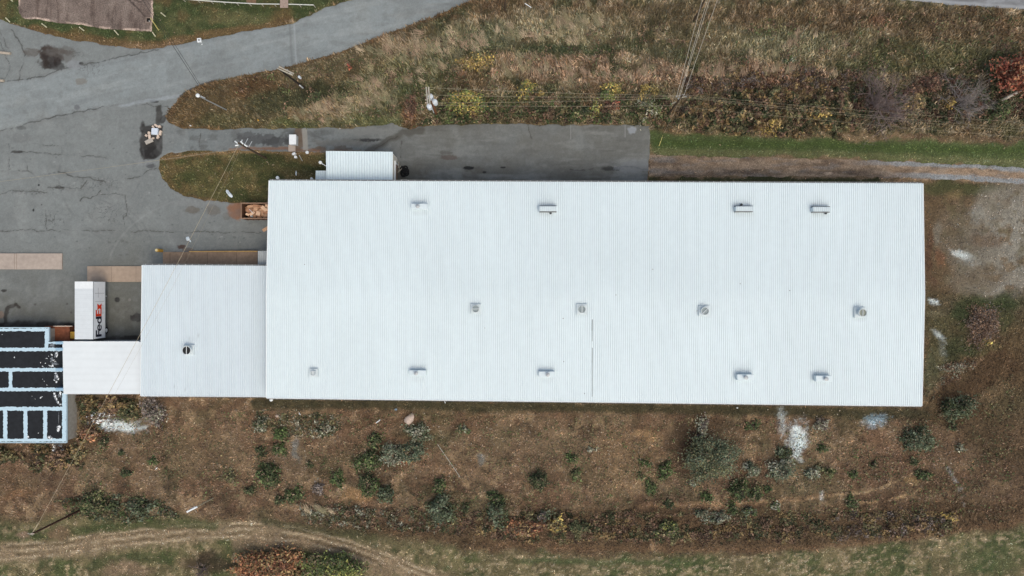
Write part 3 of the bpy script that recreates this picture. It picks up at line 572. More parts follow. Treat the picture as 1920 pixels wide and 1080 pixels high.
def tussocks(name, spots, label):
    V = []; C = []; F = []; nb = 0
    for (cx, cy, rx, ry, cnt, ang, size) in spots:
        for i in range(int(cnt * .42)):
            px = cx + rng.normal(0, rx * .55); py = cy + rng.normal(0, ry * .55); x, y, _ = P(px, py)
            if not veg_ok(np.array([x]), np.array([y]))[0]: continue
            n = 30; a0 = math.radians(ang) + rng.normal(0, .35); s = size * rng.uniform(.7, 1.3); z = float(sample(GZ, np.array([x]), np.array([y]))[0]) + .25
            a = a0 + rng.normal(0, .24, n); L = s * rng.uniform(.5, 1.15, n); bx = x + rng.normal(0, .2 * s, n); by = y + rng.normal(0, .2 * s, n); w_ = .03 * rng.uniform(.7, 1.5, n)
            dx, dy = np.cos(a), np.sin(a); tone = lin([(182, 165, 138), (156, 146, 114), (170, 147, 124), (142, 137, 108)][rng.integers(0, 4)]) * rng.uniform(.75, 1.1)
            c = tone * rng.uniform(.55, 1.2, n)[:, None]
            p0 = np.stack([bx - dy * w_, by + dx * w_, np.full(n, z)], 1); p1 = np.stack([bx + dy * w_, by - dx * w_, np.full(n, z)], 1); p2 = np.stack([bx + dx * L, by + dy * L, z + .35 * L], 1)
            V.append(np.stack([p0, p1, p2], 1).reshape(-1, 3)); C.append(np.repeat(c, 3, 0)); F.append(np.arange(3 * n).reshape(-1, 3) + nb); nb += 3 * n
    tag(npmesh(name, np.concatenate(V), np.concatenate(F), M_blade, np.concatenate(C)), label, "grass", None, "stuff")
tussocks("straw_tussocks", [(690, 192, 70, 26, 60, 150, 1.3), (615, 208, 44, 14, 26, 100, 1.2), (735, 100, 60, 26, 34, 140, 1.4), (830, 92, 80, 22, 50, 128, 1.3), (720, 160, 44, 22, 28, 150, 1.2), (790, 130, 60, 24, 26, 150, 1.1), (900, 75, 60, 24, 36, 100, 1.1), (1050, 58, 90, 30, 60, 130, 1.1), (1090, 45, 40, 20, 20, 150, 1.2), (1000, 128, 70, 18, 36, 120, 1.2), (1150, 140, 120, 16, 46, 115, 1.1), (1350, 142, 110, 14, 40, 95, 1.1), (1470, 140, 80, 14, 30, 100, 1.1), (1490, 88, 70, 18, 26, 100, .9), (610, 956, 44, 8, 16, 140, 1.0), (580, 225, 60, 8, 12, 120, .9)], "pale straw tussocks leaning over in the green upper meadow")
# ------------------------------------------------------------------ foliage
def leafmesh(pos, size, cols, flat=0.5, parent=None, name="crown", aspect=1.7):
    n = len(pos)
    nr = rng.normal(0, 1, (n, 3)); nr[:, 2] = np.abs(nr[:, 2]) + flat; nr /= np.linalg.norm(nr, axis=1)[:, None]
    t = np.cross(nr, rng.normal(0, 1, (n, 3))); t /= np.linalg.norm(t, axis=1)[:, None] + 1e-9; u = np.cross(nr, t)
    s = np.asarray(size)[:, None] * np.ones((n, 1)); a = t * s * aspect * .5; b = u * s * .5
    V = np.stack([pos - a, pos - b * .9 + a * .1, pos + a, pos + b * .9 + a * .1], 1).reshape(-1, 3)
    i = np.arange(n) * 4; F = np.stack([i, i + 1, i + 2, i + 3], 1)
    return npmesh(name, V, F, M_leaf, np.repeat(np.clip(cols, 0, .9), 4, 0), parent=parent)

def crown_points(n, c, rx, ry, h, z0, nclump, cr):
    d = rng.normal(0, 1, (nclump, 3)); d[:, 2] = np.abs(d[:, 2]) * .9 - .15; d /= np.linalg.norm(d, axis=1)[:, None]
    rad = rng.uniform(.45, 1.0, nclump) ** .6 * rng.uniform(.8, 1.12, nclump)
    cc = d * rad[:, None]; k = rng.integers(0, nclump, n)
    p = cc[k] + rng.normal(0, cr, (n, 3)) * rng.uniform(.6, 1.3, nclump)[k][:, None]
    th = np.arctan2(p[:, 1], p[:, 0]); sd0 = rng.uniform(0, 100)
    lob = .68 + .62 * vnoise(2.2 * np.cos(th) + sd0, 2.2 * np.sin(th) + sd0 * 1.3, 9)
    sk = rng.random(n) < .16; lob = np.where(sk, lob * rng.uniform(1.0, 1.45, n), lob); zc = np.where(sk, .12 * rng.random(n), np.clip(p[:, 2] + .1, 0, 1.2))
    pos = np.stack([c[0] + p[:, 0] * rx * lob, c[1] + p[:, 1] * ry * lob, z0 + zc * h], 1)
    return pos, k

PAL = {'green': [(60, 74, 36), (52, 66, 32), (74, 88, 44), (46, 58, 30)], 'dark': [(44, 52, 30), (38, 46, 26), (54, 62, 36), (62, 68, 40)], 'blue': [(74, 84, 62), (64, 74, 54), (86, 96, 74), (54, 62, 46)],
       'olive': [(88, 88, 56), (74, 72, 44), (60, 62, 38), (104, 98, 62)], 'lime': [(96, 104, 46), (80, 90, 42), (124, 124, 52), (66, 76, 40)], 'yellow': [(138, 116, 46), (120, 100, 42), (152, 130, 54), (98, 86, 44)],
       'ochre': [(116, 94, 54), (100, 80, 46), (84, 68, 42), (124, 104, 62)], 'orange': [(120, 76, 46), (104, 64, 40), (134, 88, 52), (88, 56, 38)], 'red': [(128, 64, 42), (110, 54, 37), (142, 78, 48), (86, 50, 36)],
       'mauve': [(92, 82, 76), (80, 70, 66), (106, 96, 90), (64, 56, 52)], 'brown': [(98, 74, 56), (82, 62, 46), (116, 90, 68), (64, 48, 38)], 'rust': [(92, 62, 46), (80, 52, 40), (76, 58, 44), (60, 42, 34)],
       'white': [(206, 212, 214), (170, 176, 178), (120, 112, 96), (226, 230, 232)], 'weed': [(112, 114, 98), (96, 98, 80), (84, 84, 64), (130, 128, 110)]}
def palcols(pal, k, n, jit=.26, gain=2.05):
    names = pal.split('+'); cs = np.concatenate([lin(PAL[q]) for q in names])
    kk = (k * 7919 + 13) % len(cs)
    alt = rng.integers(0, len(cs), n); use = np.where(rng.random(n) < .3, alt, kk)
    cs = cs[use]; dry = rng.random(n) < .12; cs[dry] = lin((104, 88, 66)) * .8
    cs = cs * np.exp(rng.normal(0, jit, n))[:, None] * gain; g = cs.mean(1, keepdims=True); return g + (cs - g) * .8

def stems(mb, c, rx, ry, h, n, r=0.035):
    for i in range(n):
        a = 6.283 * i / n + random.uniform(-.4, .4); f = random.uniform(.3, .7)
        mid = (c[0] + math.cos(a) * rx * f * .4, c[1] + math.sin(a) * ry * f * .4, h * .45); tip = (c[0] + math.cos(a) * rx * f, c[1] + math.sin(a) * ry * f, h * random.uniform(.6, .85))
        mb.tube([(c[0], c[1], -.05), mid, tip], [r * 1.4, r, r * .4], 5)

def shrub(px, py, rp, pal, label, kind="shrub", ry=None, h=None, dens=1.0, leaf=.2, group="bushes on the slope below the building", cat="bush"):
    rx = rp * K * .92; ryv = (ry or rp) * K * .92; h = h or max(.5, min(rx, ryv) * 1.15)
    c = P(px, py, h * .5)
    root = empty(kind, (c[0], c[1], 0), label, cat, group)
    n = int(max(140, dens * 330 * (rx * ryv + .4 * rx * h)) * (0.2 / leaf) ** 1.1); ncl = int(max(7, min(110, 9 + 7 * rx * ryv)))
    pos, k = crown_points(n, c, rx * .92, ryv * .92, h, 0.08, ncl, .2 if rx > 1 else .3)
    leafmesh(pos, leaf * rng.uniform(.6, 1.4, n), palcols(pal, k, n), parent=root, name="foliage")
    mb = MB(); stems(mb, c, rx, ryv, h, 5 if rx < 1.3 else 9, .03 if rx < 1.3 else .05); mb.build("stem", M_bark, root)
    return root

def branch_rec(mb, p, d, L, r, lvl, tips):
    n = 3 if lvl > 1 else 2; pts = [p]; q = Vector(p); dd = Vector(d)
    for i in range(n):
        dd = (dd + Vector((random.gauss(0, .16), random.gauss(0, .16), random.gauss(.03, .08)))).normalized(); q = q + dd * L / n; pts.append(tuple(q))
    mb.tube(pts, [r * (1 - .55 * i / n) for i in range(n + 1)], 5 if lvl > 2 else 3, cap=False)
    tips.append(tuple(q))
    if lvl <= 0: return
    for i in range(random.randint(3, 4) if lvl > 1 else 3):
        t = random.uniform(.35, 1); b = Vector(pts[0]).lerp(Vector(pts[-1]), t)
        ax = (dd + Vector((random.gauss(0, .6), random.gauss(0, .6), random.gauss(.1, .35)))).normalized()
        branch_rec(mb, tuple(b), ax, L * random.uniform(.5, .75), r * .55, lvl - 1, tips)

def bare(px, py, rp, h, label, bmat, lvl=4, nst=7, cat="bush", kind="bare_shrub", group=None, r0=.07):
    c = P(px, py, h * .45); root = empty(kind, (c[0], c[1], 0), label, cat, group); mb = MB(); tips = []
    R = rp * K
    for i in range(nst):
        a = 6.283 * i / nst + random.uniform(-.3, .3); sp = random.uniform(.25, 1.0)
        d = Vector((math.cos(a) * sp * R, math.sin(a) * sp * R, h * random.uniform(.7, 1.0))).normalized()
        branch_rec(mb, (c[0] + random.uniform(-.3, .3), c[1] + random.uniform(-.3, .3), 0), d, math.hypot(R * sp, h) * .52, r0, lvl, tips)
    mb.build("branches", bmat, root)
    return root, tips

def brush(name, pts, n, pal, label, h0, h1, leaf=.24, cell=14, seed=0, dark=.35):
    x0, x1 = min(p[0] for p in pts), max(p[0] for p in pts); y0, y1 = min(p[1] for p in pts), max(p[1] for p in pts)
    px = rng.uniform(x0 - 10, x1 + 10, n * 2); py = rng.uniform(y0 - 10, y1 + 10, n * 2)
    s = polysd(px, py, pts) + (fbm(px, py, 22, seed + 3) - .5) * 30
    hn = fbm(px, py, cell * 1.6, seed + 1, 3)
    m = (s < 0) & (hn > .34) & (asph_sd(px, py) > 2)
    px, py, s, hn = px[m][:n], py[m][:n], s[m][:n], hn[m][:n]; n = len(px)
    edge = sstep(0, -14, s)
    hh = (h0 + (h1 - h0) * sstep(.35, .75, hn)) * (.35 + .65 * edge); z = hh * rng.uniform(.25, 1, n) ** .7
    x = (px - 960) * K; y = (540 - py) * K; sc = (H - z * .5) / H
    k = (hash2(np.floor((px + 8 * fbm(px, py, 10, 6)) / cell), np.floor((py + 8 * fbm(px, py, 10, 7)) / cell), seed) * 97).astype(int)
    c = palcols(pal, k, n, .3, 1.5)
    o = leafmesh(np.stack([x * sc, y * sc, z], 1), leaf * rng.uniform(.5, 1.4, n), c, .4, name=name); tag(o, label, "undergrowth", None, "stuff")

brush("hedge_brush", [(1265, 205), (1300, 182), (1420, 168), (1560, 160), (1600, 175), (1605, 240), (1570, 262), (1450, 256), (1340, 246), (1262, 236)], 15000, 'ochre+olive+brown+dark', "ochre and olive thicket below the power lines beside the mown strip", .5, 2.2, .26, 12, 11)
brush("weed_brush", [(820, 185), (960, 170), (1250, 168), (1262, 232), (1215, 234), (780, 236)], 9000, 'brown+olive+dark+green', "mixed brown and green weeds along the north edge of the asphalt yard", .3, 1.4, .22, 12, 21)
brush("tall_brush", [(1280, 150), (1440, 128), (1620, 132), (1620, 178), (1400, 172), (1280, 185)], 7000, 'brown+rust+mauve+ochre', "pinkish brown dead stalks between meadow and thicket", .5, 1.8, .2, 10, 26)
brush("dark_brush", [(1590, 150), (1720, 140), (1920, 150), (2000, 150), (2000, 235), (1830, 225), (1700, 238), (1600, 248)], 15000, 'rust+dark+brown+dark', "dark reddish undergrowth among the bare shrubs at the right", .25, 1.0, .24, 14, 31)
brush("slope_brush", [(850, 965), (980, 955), (1100, 958), (1300, 965), (1560, 962), (1570, 1005), (1450, 1020), (1200, 1015), (960, 1018), (850, 1000)], 15000, 'brown+olive+ochre+brown+dark', "brown and olive brush belt above the mown bottom field", .25, .85, .2, 13, 41)
brush("bottom_brush", [(1560, 962), (1700, 955), (1800, 965), (1790, 1000), (1650, 1010), (1560, 1015)], 5000, 'brown+olive+mauve+ochre', "tangled grey and brown brush at the right end of the slope", .2, .7, .2, 12, 46)
brush("wall_brush", [(150, 745), (262, 745), (262, 770), (200, 775), (170, 832), (150, 832), (148, 790)], 4200, 'ochre+brown+olive+dark+ochre', "autumn brown bushes against the wall of the black roofed building", .6, 2.0, .24, 12, 51)
brush("straw_ridge", [(1738, 738), (1765, 708), (1815, 676), (1835, 678), (1800, 712), (1750, 748)], 1500, 'brown+weed+brown', "pinkish straw ridge of dead weeds slanting away from the building's right side", .2, .6, .17, 9, 81)
brush("corner_brush", [(-60, 838), (70, 838), (150, 842), (160, 870), (120, 885), (70, 880), (0, 862), (-60, 860)], 5000, 'dark+olive+ochre+brown', "dark and russet bushes along the south edge of the black roof", .5, 1.8, .24, 12, 56)
brush("field_brush", [(100, 935), (180, 922), (310, 940), (330, 965), (250, 978), (130, 970)], 2600, 'dark+olive+green+blue', "dark green brush around the foot of the leaning utility pole", .3, 1.0, .22, 12, 61)
brush("weed_patch", [(480, 768), (640, 775), (640, 815), (560, 820), (480, 805)], 2200, 'weed+olive+dark', "low grey green weeds below the corner of the big roof", .15, .6, .18, 9, 66)
brush("lower_weeds", [(560, 945), (900, 960), (860, 1000), (700, 995), (560, 975)], 4000, 'olive+weed+dark+brown', "dull green weeds along the upper edge of the tan track", .2, .9, .2, 10, 71)

def scatter(name, pts, n, pal, label, th, sc=24, leaf=.15, h=.35):
    x0, x1 = min(p[0] for p in pts), max(p[0] for p in pts); y0, y1 = min(p[1] for p in pts), max(p[1] for p in pts)
    px = rng.uniform(x0, x1, n * 8); py = rng.uniform(y0, y1, n * 8); f = fbm(px, py, sc, 401) * .7 + fbm(px, py, 7, 402) * .3
    m = (polysd(px, py, pts) < 0) & (f > th); px, py = px[m][:n], py[m][:n]; n = len(px); z = h * rng.random(n) + .15
    x = (px - 960) * K; y = (540 - py) * K; m = veg_ok(x, y); x, y, z, px, py = x[m], y[m], z[m], px[m], py[m]; n = len(x)
    k = (hash2(np.floor(px / 14), np.floor(py / 14), 5) * 97).astype(int)
    tag(leafmesh(np.stack([x, y, z], 1), leaf * rng.uniform(.5, 1.4, n), palcols(pal, k, n, .3, 1.7), .5, name=name), label, "weeds", None, "stuff")
scatter("slope_weeds", [(150, 770), (1740, 785), (1900, 700), (1900, 980), (1000, 960), (150, 930)], 15000, 'olive+green+brown+olive', "low scattered green and brown weeds over the brown slope", .52)
scatter("meadow_weeds", [(350, 170), (900, 60), (1900, 20), (1900, 140), (1250, 170), (560, 235)], 8000, 'olive+brown+brown+green', "low mixed weeds scattered through the upper meadow", .56, 20, .17, .8)
SL = "bushes on the slope below the building"
LIST = [
 (527, 815, 15, 'green', "dark green bush below the left corner of the big roof, upper of a close pair", None), (524, 842, 14, 'green', "dark green bush directly below another, left of the grey powdery patch", None),
 (490, 846, 10, 'dark', "small dark bush left of the pair below the big roof's left corner", None), (503, 892, 24, 'green+dark', "wide dark green bush standing alone above a smaller twin bush", None), (548, 927, 17, 'dark+green', "dark bush above the tan mown track with a smaller one at its left", None),
 (523, 938, 9, 'dark', "small dark bush touching the left of a bigger one above the tan track", None), (630, 899, 13, 'green', "lone oval green bush above a straw patch", 17), (580, 872, 6, 'dark', "tiny dark bush between grey powder patch and oval bush", None),
 (700, 829, 16, 'green+dark', "round green bush left of the grey olive thicket below the boulder", None), (692, 868, 26, 'green+dark', "broad green bush at the left end of the grey olive thicket", 20), (672, 872, 10, 'green', "small bright green bush left of the broad one", None),
 (690, 908, 21, 'dark+green', "dark green bush above straw patch, left half of a pair", 18), (725, 927, 20, 'dark+blue', "dark green and grey bush, right half of a pair above the track", 17), (285, 866, 10, 'green', "green bush right of the cable, upper of two on the bare slope", 8), (237, 887, 14, 'dark', "flat dark bush nearest the long diagonal cable", 8),
 (192, 831, 9, 'dark', "small dark bush at the edge of the sprayed patch", None), (228, 849, 5, 'dark', "tiny dark bush between the cable and the upper green bush", None), (432, 893, 9, 'olive', "small olive bush above the white pole", 12), (467, 919, 9, 'dark', "small dark bush right of the white leaning pole", None),
 (610, 806, 18, 'weed+dark', "grey green weedy bush right of the roof corner weeds", 12), (868, 806, 14, 'green+weed', "small green bush right of the pale boulder", 9), (1073, 860, 12, 'green', "green bush upper right of the dark round evergreen", 10), (1079, 891, 10, 'olive+green', "olive bush right of the dark round evergreen", 13),
 (1210, 869, 11, 'green', "small green bush, left top of four on the straw coloured slope", 8), (1203, 893, 8, 'olive+green', "thin green bush, left middle of four on the straw coloured slope", None), (1221, 911, 10, 'green', "tall narrow green bush, lowest of four on the straw coloured slope", 15), (1250, 884, 14, 'green', "biggest of four green bushes on the straw coloured slope", 18),
 (1325, 933, 12, 'green', "bright green bush at the left end of the sandy line", 11), (1387, 919, 20, 'green+dark', "large bright green bush above the sandy line", 19), (1416, 926, 13, 'green+dark', "dark green bush touching the right of the large bright one", None), (1371, 953, 10, 'green+dark', "dark green bush just under the sandy line", 11),
 (1598, 942, 11, 'dark+green', "dark round bush between the two sandy lines", 12), (1732, 892, 16, 'dark+green', "flat dark green bush at the right end of the sandy line", 11), (1713, 864, 9, 'dark', "small dark bush above the flat one at the sandy line's end", 7), (1601, 892, 9, 'dark+green', "small dark bush above the sandy line, right of a bigger one", 8),
 (1552, 886, 12, 'green+olive', "green bush right of the grey olive cluster below the white spray", 10), (1544, 842, 12, 'dark+green', "dark green bush right of the white sprayed streak", 9), (1638, 871, 7, 'dark', "tiny dark bush among pale stones right of the white streak", None), (1455, 952, 9, 'green+weed', "small green bush just below the sandy line near a grey weed", 9),
 (1255, 946, 8, 'dark', "small dark bush in the brown belt left of the sandy line", None), (1440, 916, 8, 'green', "small green bush right of the bright pair at the sandy line", None), (825, 912, 14, 'dark+green', "dark green bush growing behind a grey olive one, left pair", 18), (929, 935, 14, 'dark+green', "dark green bush growing behind a grey olive one, right pair", 13),
 (1412, 798, 14, 'dark+green', "dark bush close to the wall above the big olive tree", 10), (1395, 905, 7, 'green', "tiny green bush above the large bright one", None), (1300, 905, 10, 'olive+weed', "faint olive bush left of the big grey olive tree's foot", 7), (870, 952, 9, 'dark', "small dark bush between the two grey olive bushes", None),
 (1788, 800, 8, 'dark', "small dark bush below the round one right of the building", None), (1800, 840, 10, 'weed+olive', "faint grey bush right of the twin olive bushes", 8), (1110, 845, 8, 'weed', "faint grey weed bush in the middle of the slope", 6)]
for a in LIST: shrub(a[0], a[1], a[2], a[3], a[4], ry=a[5], group=SL)
OL = "grey green olive bushes"
for px, py, r, pal, lab, ry in [
 (735, 852, 24, 'blue+weed', "grey olive bush, left of two in the thicket below the boulder", 20), (772, 850, 26, 'blue', "grey olive bush behind the orange one below the boulder", 20), (785, 812, 26, 'weed+blue+dark', "dull grey green bush right under the pale boulder", 18),
 (828, 958, 31, 'blue+blue+dark', "large grey olive bush above the brown belt, left of two", 28), (931, 965, 21, 'blue+dark', "grey olive bush above the brown belt, right of two", 26), (1725, 826, 32, 'blue+dark', "grey olive bush with a dark left side, below the building's right corner", 24),
 (1798, 763, 30, 'blue+dark+dark', "round dark grey green bush right of the building's lower corner", 27), (1467, 880, 25, 'blue+weed', "grey olive bush below the tip of the white sprayed streak", 22), (1470, 852, 16, 'blue+dark', "dark grey bush left of the tip of the white sprayed streak", 14), (1408, 880, 16, 'weed+blue', "pale grey green bush right of the big olive tree", 14),
 (1526, 884, 14, 'weed+blue', "pale grey bush between two green ones below the white streak", None), (1345, 971, 22, 'blue+weed', "bluish grey bush in the brown belt below the sandy line, biggest of three", 12), (1316, 966, 12, 'blue+weed', "bluish grey bush in the brown belt, leftmost of three", 10), (1406, 962, 14, 'blue+green', "bluish green bush in the brown belt, rightmost of three", 10),
 (600, 918, 15, 'mauve', "dead mauve grey bush left of the straw patch", 12), (1316, 800, 12, 'mauve+weed', "grey dead bush close to the wall left of the big olive tree", 20), (1020, 966, 16, 'blue+mauve', "bluish grey bush above the orange brush", 10), (1540, 796, 14, 'mauve+weed', "grey twiggy bush between white streak and blue spray patch", 12), (490, 795, 16, 'weed+dark', "dark grey bush under the left end of the gutter", 14)]:
    shrub(px, py, r, pal, lab, ry=ry, group=OL, leaf=.18, dens=1.15)
shrub(1012, 902, 18, 'dark', "dark round evergreen standing alone in mid slope", kind="evergreen_bush", ry=18, h=2.2, leaf=.16, dens=1.5, group=None, cat="evergreen")
shrub(1012, 912, 7, 'olive', "olive sprig at the foot of the dark round evergreen", ry=9, group=SL, h=1.4, leaf=.14)
AU = "autumn coloured bushes"
for px, py, r, pal, lab, ry in [
 (753, 864, 13, 'ochre+orange', "small orange bush in the grey olive thicket", 8), (761, 846, 7, 'yellow', "small yellow bush above the orange one in the thicket", 8), (1785, 968, 14, 'yellow+ochre', "yellow bush in the belt at the lower right", 10), (1715, 985, 22, 'ochre+brown', "ochre bush in the belt left of the yellow one", 10),
 (985, 990, 40, 'ochre+orange+brown', "broad orange brown bush in the belt above the mown field", 18), (1045, 985, 18, 'ochre+yellow+olive', "ochre bush at the right edge of the orange one in the belt", 18), (1085, 990, 24, 'olive+dark', "dark olive bush in the belt right of the orange one", 16), (1250, 993, 28, 'olive+lime+dark', "yellow green bush in the middle of the brown belt", 16),
 (215, 760, 22, 'ochre+brown', "russet bush under the white connector roof", 16), (240, 775, 20, 'olive+dark', "olive bush right of the russet one under the connector roof", 18), (285, 772, 22, 'mauve+weed+mauve', "pale mauve bush dusted with coating below the middle roof", 26), (165, 812, 18, 'ochre+brown+orange', "orange brown bush at the grey wall's foot", 18), (185, 780, 24, 'white+white+brown', "bush with leaves sprayed white by roof coating", 12),
 (108, 858, 22, 'ochre+brown', "russet bush below the black roof's corner", 20), (108, 842, 8, 'white', "bush top sprayed white below the black roof's corner", 9), (145, 850, 14, 'olive+ochre', "olive bush beside the diagonal cable near the black roof", 20),
 (175, 945, 30, 'dark+green+olive', "big dark green bush beside the foot of the lower left pole", 20), (180, 930, 12, 'lime+olive', "yellow green top among dark bushes near the lower left pole", 9), (262, 952, 26, 'dark+blue', "dark grey green bush right of the big one near the lower left pole", 17), (212, 950, 14, 'dark+green', "dark bush between two bigger ones near the lower left pole", 12)]:
    shrub(px, py, r, pal, lab, ry=ry, group=AU, leaf=.22, dens=1.0)
NB = "bushes along the north hedge"
for px, py, r, pal, lab, ry, h in [
 (872, 190, 34, 'lime+yellow+lime', "bright yellow green bush right of the transformer pole", 26, 2.4), (905, 202, 20, 'lime+green', "lime green bush at the right foot of the bright one", 12, 1.5), (985, 168, 18, 'lime+yellow', "yellow green bush in the reddish weeds, alone", 18, 1.8), (1012, 176, 9, 'yellow+ochre', "small yellow tuft right of the lone yellow green bush", 6, 1.),
 (1150, 168, 18, 'yellow+lime', "yellow bush in the middle of the hedge, upper of a pair with lime one", 18, 2.), (1136, 180, 14, 'lime+green', "lime bush touching the yellow one in the hedge", 12, 1.6), (1116, 203, 11, 'lime+yellow', "small bright yellow bush at the asphalt's upper edge", 14, 1.4), (1147, 196, 16, 'rust+red+brown', "red brown bush under the yellow one in the hedge", 12, 1.3),
 (1085, 213, 16, 'green+weed', "green bush at the asphalt's edge left of the bright yellow one", 9, 1.), (1218, 170, 22, 'yellow+olive', "olive and yellow bush left of the tall pole", 16, 1.6), (1215, 205, 30, 'green+olive+weed', "soft green bush between yard corner and tall pole", 20, 1.5), (890, 112, 42, 'ochre+yellow+olive', "ochre leaved bush in the meadow", 18, 1.8),
 (1532, 214, 20, 'yellow+ochre', "golden bush in the ochre thicket below the power lines", 14, 1.8), (1778, 192, 12, 'yellow+ochre', "yellow bush between the two grey bare shrubs", 12, 1.6), (1872, 205, 26, 'dark+green+dark', "dark green bush below the white trunk", 20, 2.), (1877, 128, 22, 'green+dark', "dark green bush left of the red tree", 14, 1.8),
 (1715, 195, 24, 'ochre+olive', "ochre bush right of the wide mauve shrub", 22, 1.8), (1740, 160, 40, 'rust+rust+brown', "dark red bush between the two grey bare shrubs", 16, 1.8), (655, 124, 4, 'red', "tiny red leaved plant in the roadside grass", 4, .5), (770, 200, 14, 'brown+rust', "brown bush left of the transformer pole", 24, 1.3),
 (1450, 235, 22, 'ochre+yellow', "golden olive bush at the lower edge of the thicket", 14, 1.5), (1480, 112, 14, 'weed+green', "pale green weed clump in the right meadow", 8, .7), (590, 182, 16, 'dark', "dark green bush under the twin bar pole", 10, 1.), (650, 178, 20, 'dark+olive', "dark bush in the roadside meadow right of the twin bar pole", 10, .9)]:
    shrub(px, py, r, pal, lab, ry=ry, h=h, group=NB, leaf=.2, dens=1.0)

shrub(1843, 608, 34, 'brown+brown+mauve', "tan and pinkish dead brush mound right of the building", ry=38, h=.9, leaf=.14, group=None, dens=1.0)
shrub(1850, 640, 14, 'yellow+ochre+olive', "yellow leaved sprig at the foot of the dead brush mound", ry=8, h=.6, group=None)
shrub(1790, 690, 28, 'brown+weed', "pale straw coloured weed ridge right of the building", ry=9, h=.5, leaf=.14, group=None)
# trees
def leafy_tree(px, py, rp, ry, h, pal, label, leaf=.24, n=9000, trunkmat=M_bark, cat="tree", base=None, dens_cl=90, lean=None):
    c = P(px, py, h * .6); b = P(*base) if base else (c[0], c[1], 0)
    root = empty("autumn_tree" if pal.startswith(('orange', 'red')) else "leafy_tree", (b[0], b[1], 0), label, cat)
    pos, k = crown_points(n, c, rp * K * .95, ry * K * .95, h * .62, h * .36, dens_cl, .17)
    leafmesh(pos, leaf * rng.uniform(.6, 1.4, n), palcols(pal, k, n), parent=root, name="crown")
    mb = MB(); tips = []
    if lean: mb.tube(lean, [.26, .22, .17, .1], 8)
    else: mb.tube([(b[0], b[1], -.1), (b[0] * .6 + c[0] * .4, b[1] * .6 + c[1] * .4, h * .28), (c[0], c[1], h * .6)], [.22, .17, .09], 8)
    for i in range(9):
        a = 6.283 * i / 9; branch_rec(mb, lean[2] if lean else (b[0] * .5 + c[0] * .5, b[1] * .5 + c[1] * .5, h * .34), (math.cos(a) * rp / ry * .9, math.sin(a), .7), min(rp, ry) * K * .6, .07, 2, tips)
    mb.build("trunk", trunkmat, root)
    return root
leafy_tree(1335, 860, 40, 34, 3.6, 'blue+blue+olive', "big round grey olive tree below the right part of the roof", .16, 16000, dens_cl=60)
leafy_tree(505, 1066, 62, 30, 2.5, 'orange+orange+ochre', "orange autumn tree at the bottom edge of the track", .24, 11000)
leafy_tree(622, 1068, 58, 24, 2.3, 'lime+olive+green', "yellow green tree at the bottom edge beside the orange one", .24, 10000)
leafy_tree(1930, 134, 36, 32, 7.0, 'red+orange+red', "red autumn tree with a white leaning trunk at the right edge", .24, 9000, M_barkw, base=(1866, 194, 0), lean=[P(1866, 194, -.1), P(1890, 182, 1.6), P(1932, 160, 3.2), P(1945, 145, 4.5)])
bare(1655, 194, 78, 3.8, "wide mauve grey leafless shrub under the power lines", mat("mauve_twig", (132, 118, 114), .9, 4, .2), 4, 22, group="leafless grey shrubs", r0=.085)
bare(1808, 192, 52, 4.2, "narrower pale grey leafless shrub with crooked limbs near the red tree", mat("pale_bark", (146, 138, 134), .9, 4, .2), 4, 13, group="leafless grey shrubs", r0=.07)
bare(375, 1072, 24, 2.6, "small leafless shrub left of the orange tree at the bottom edge", M_bark, 3, 7, group="leafless grey shrubs")
bare(1848, 615, 26, 1.0, "flat heap of dead twigs right of the building", mat("dead_twig", (122, 100, 84), .9, 4, .2), 3, 16, cat="brush pile", kind="twig_heap", r0=.09)

# ------------------------------------------------------------------ scattered pale stones and scraps
n = 420; px = rng.uniform(180, 1800, n); py = rng.uniform(765, 905, n)
keep = fbm(px, py, 60, 5) > .47; px, py = px[keep], py[keep]
mb = MB()
for a, b in zip(px, py):
    x, y, _ = P(a, b); s = random.uniform(.04, .11); z = float(sample(GZ, np.array([x]), np.array([y]))[0]) + .12
    mb.obox(x, y, s * random.uniform(1, 1.8), s, random.uniform(0, 3.1), z - .12, z + s * .7, random.uniform(-.02, .02))
tag(mb.build("pale_stones", mat("pale_stone", (186, 172, 154), .9, 3, .2)), "pale stones and scraps strewn over the brown slope", "stones", None, "stuff")

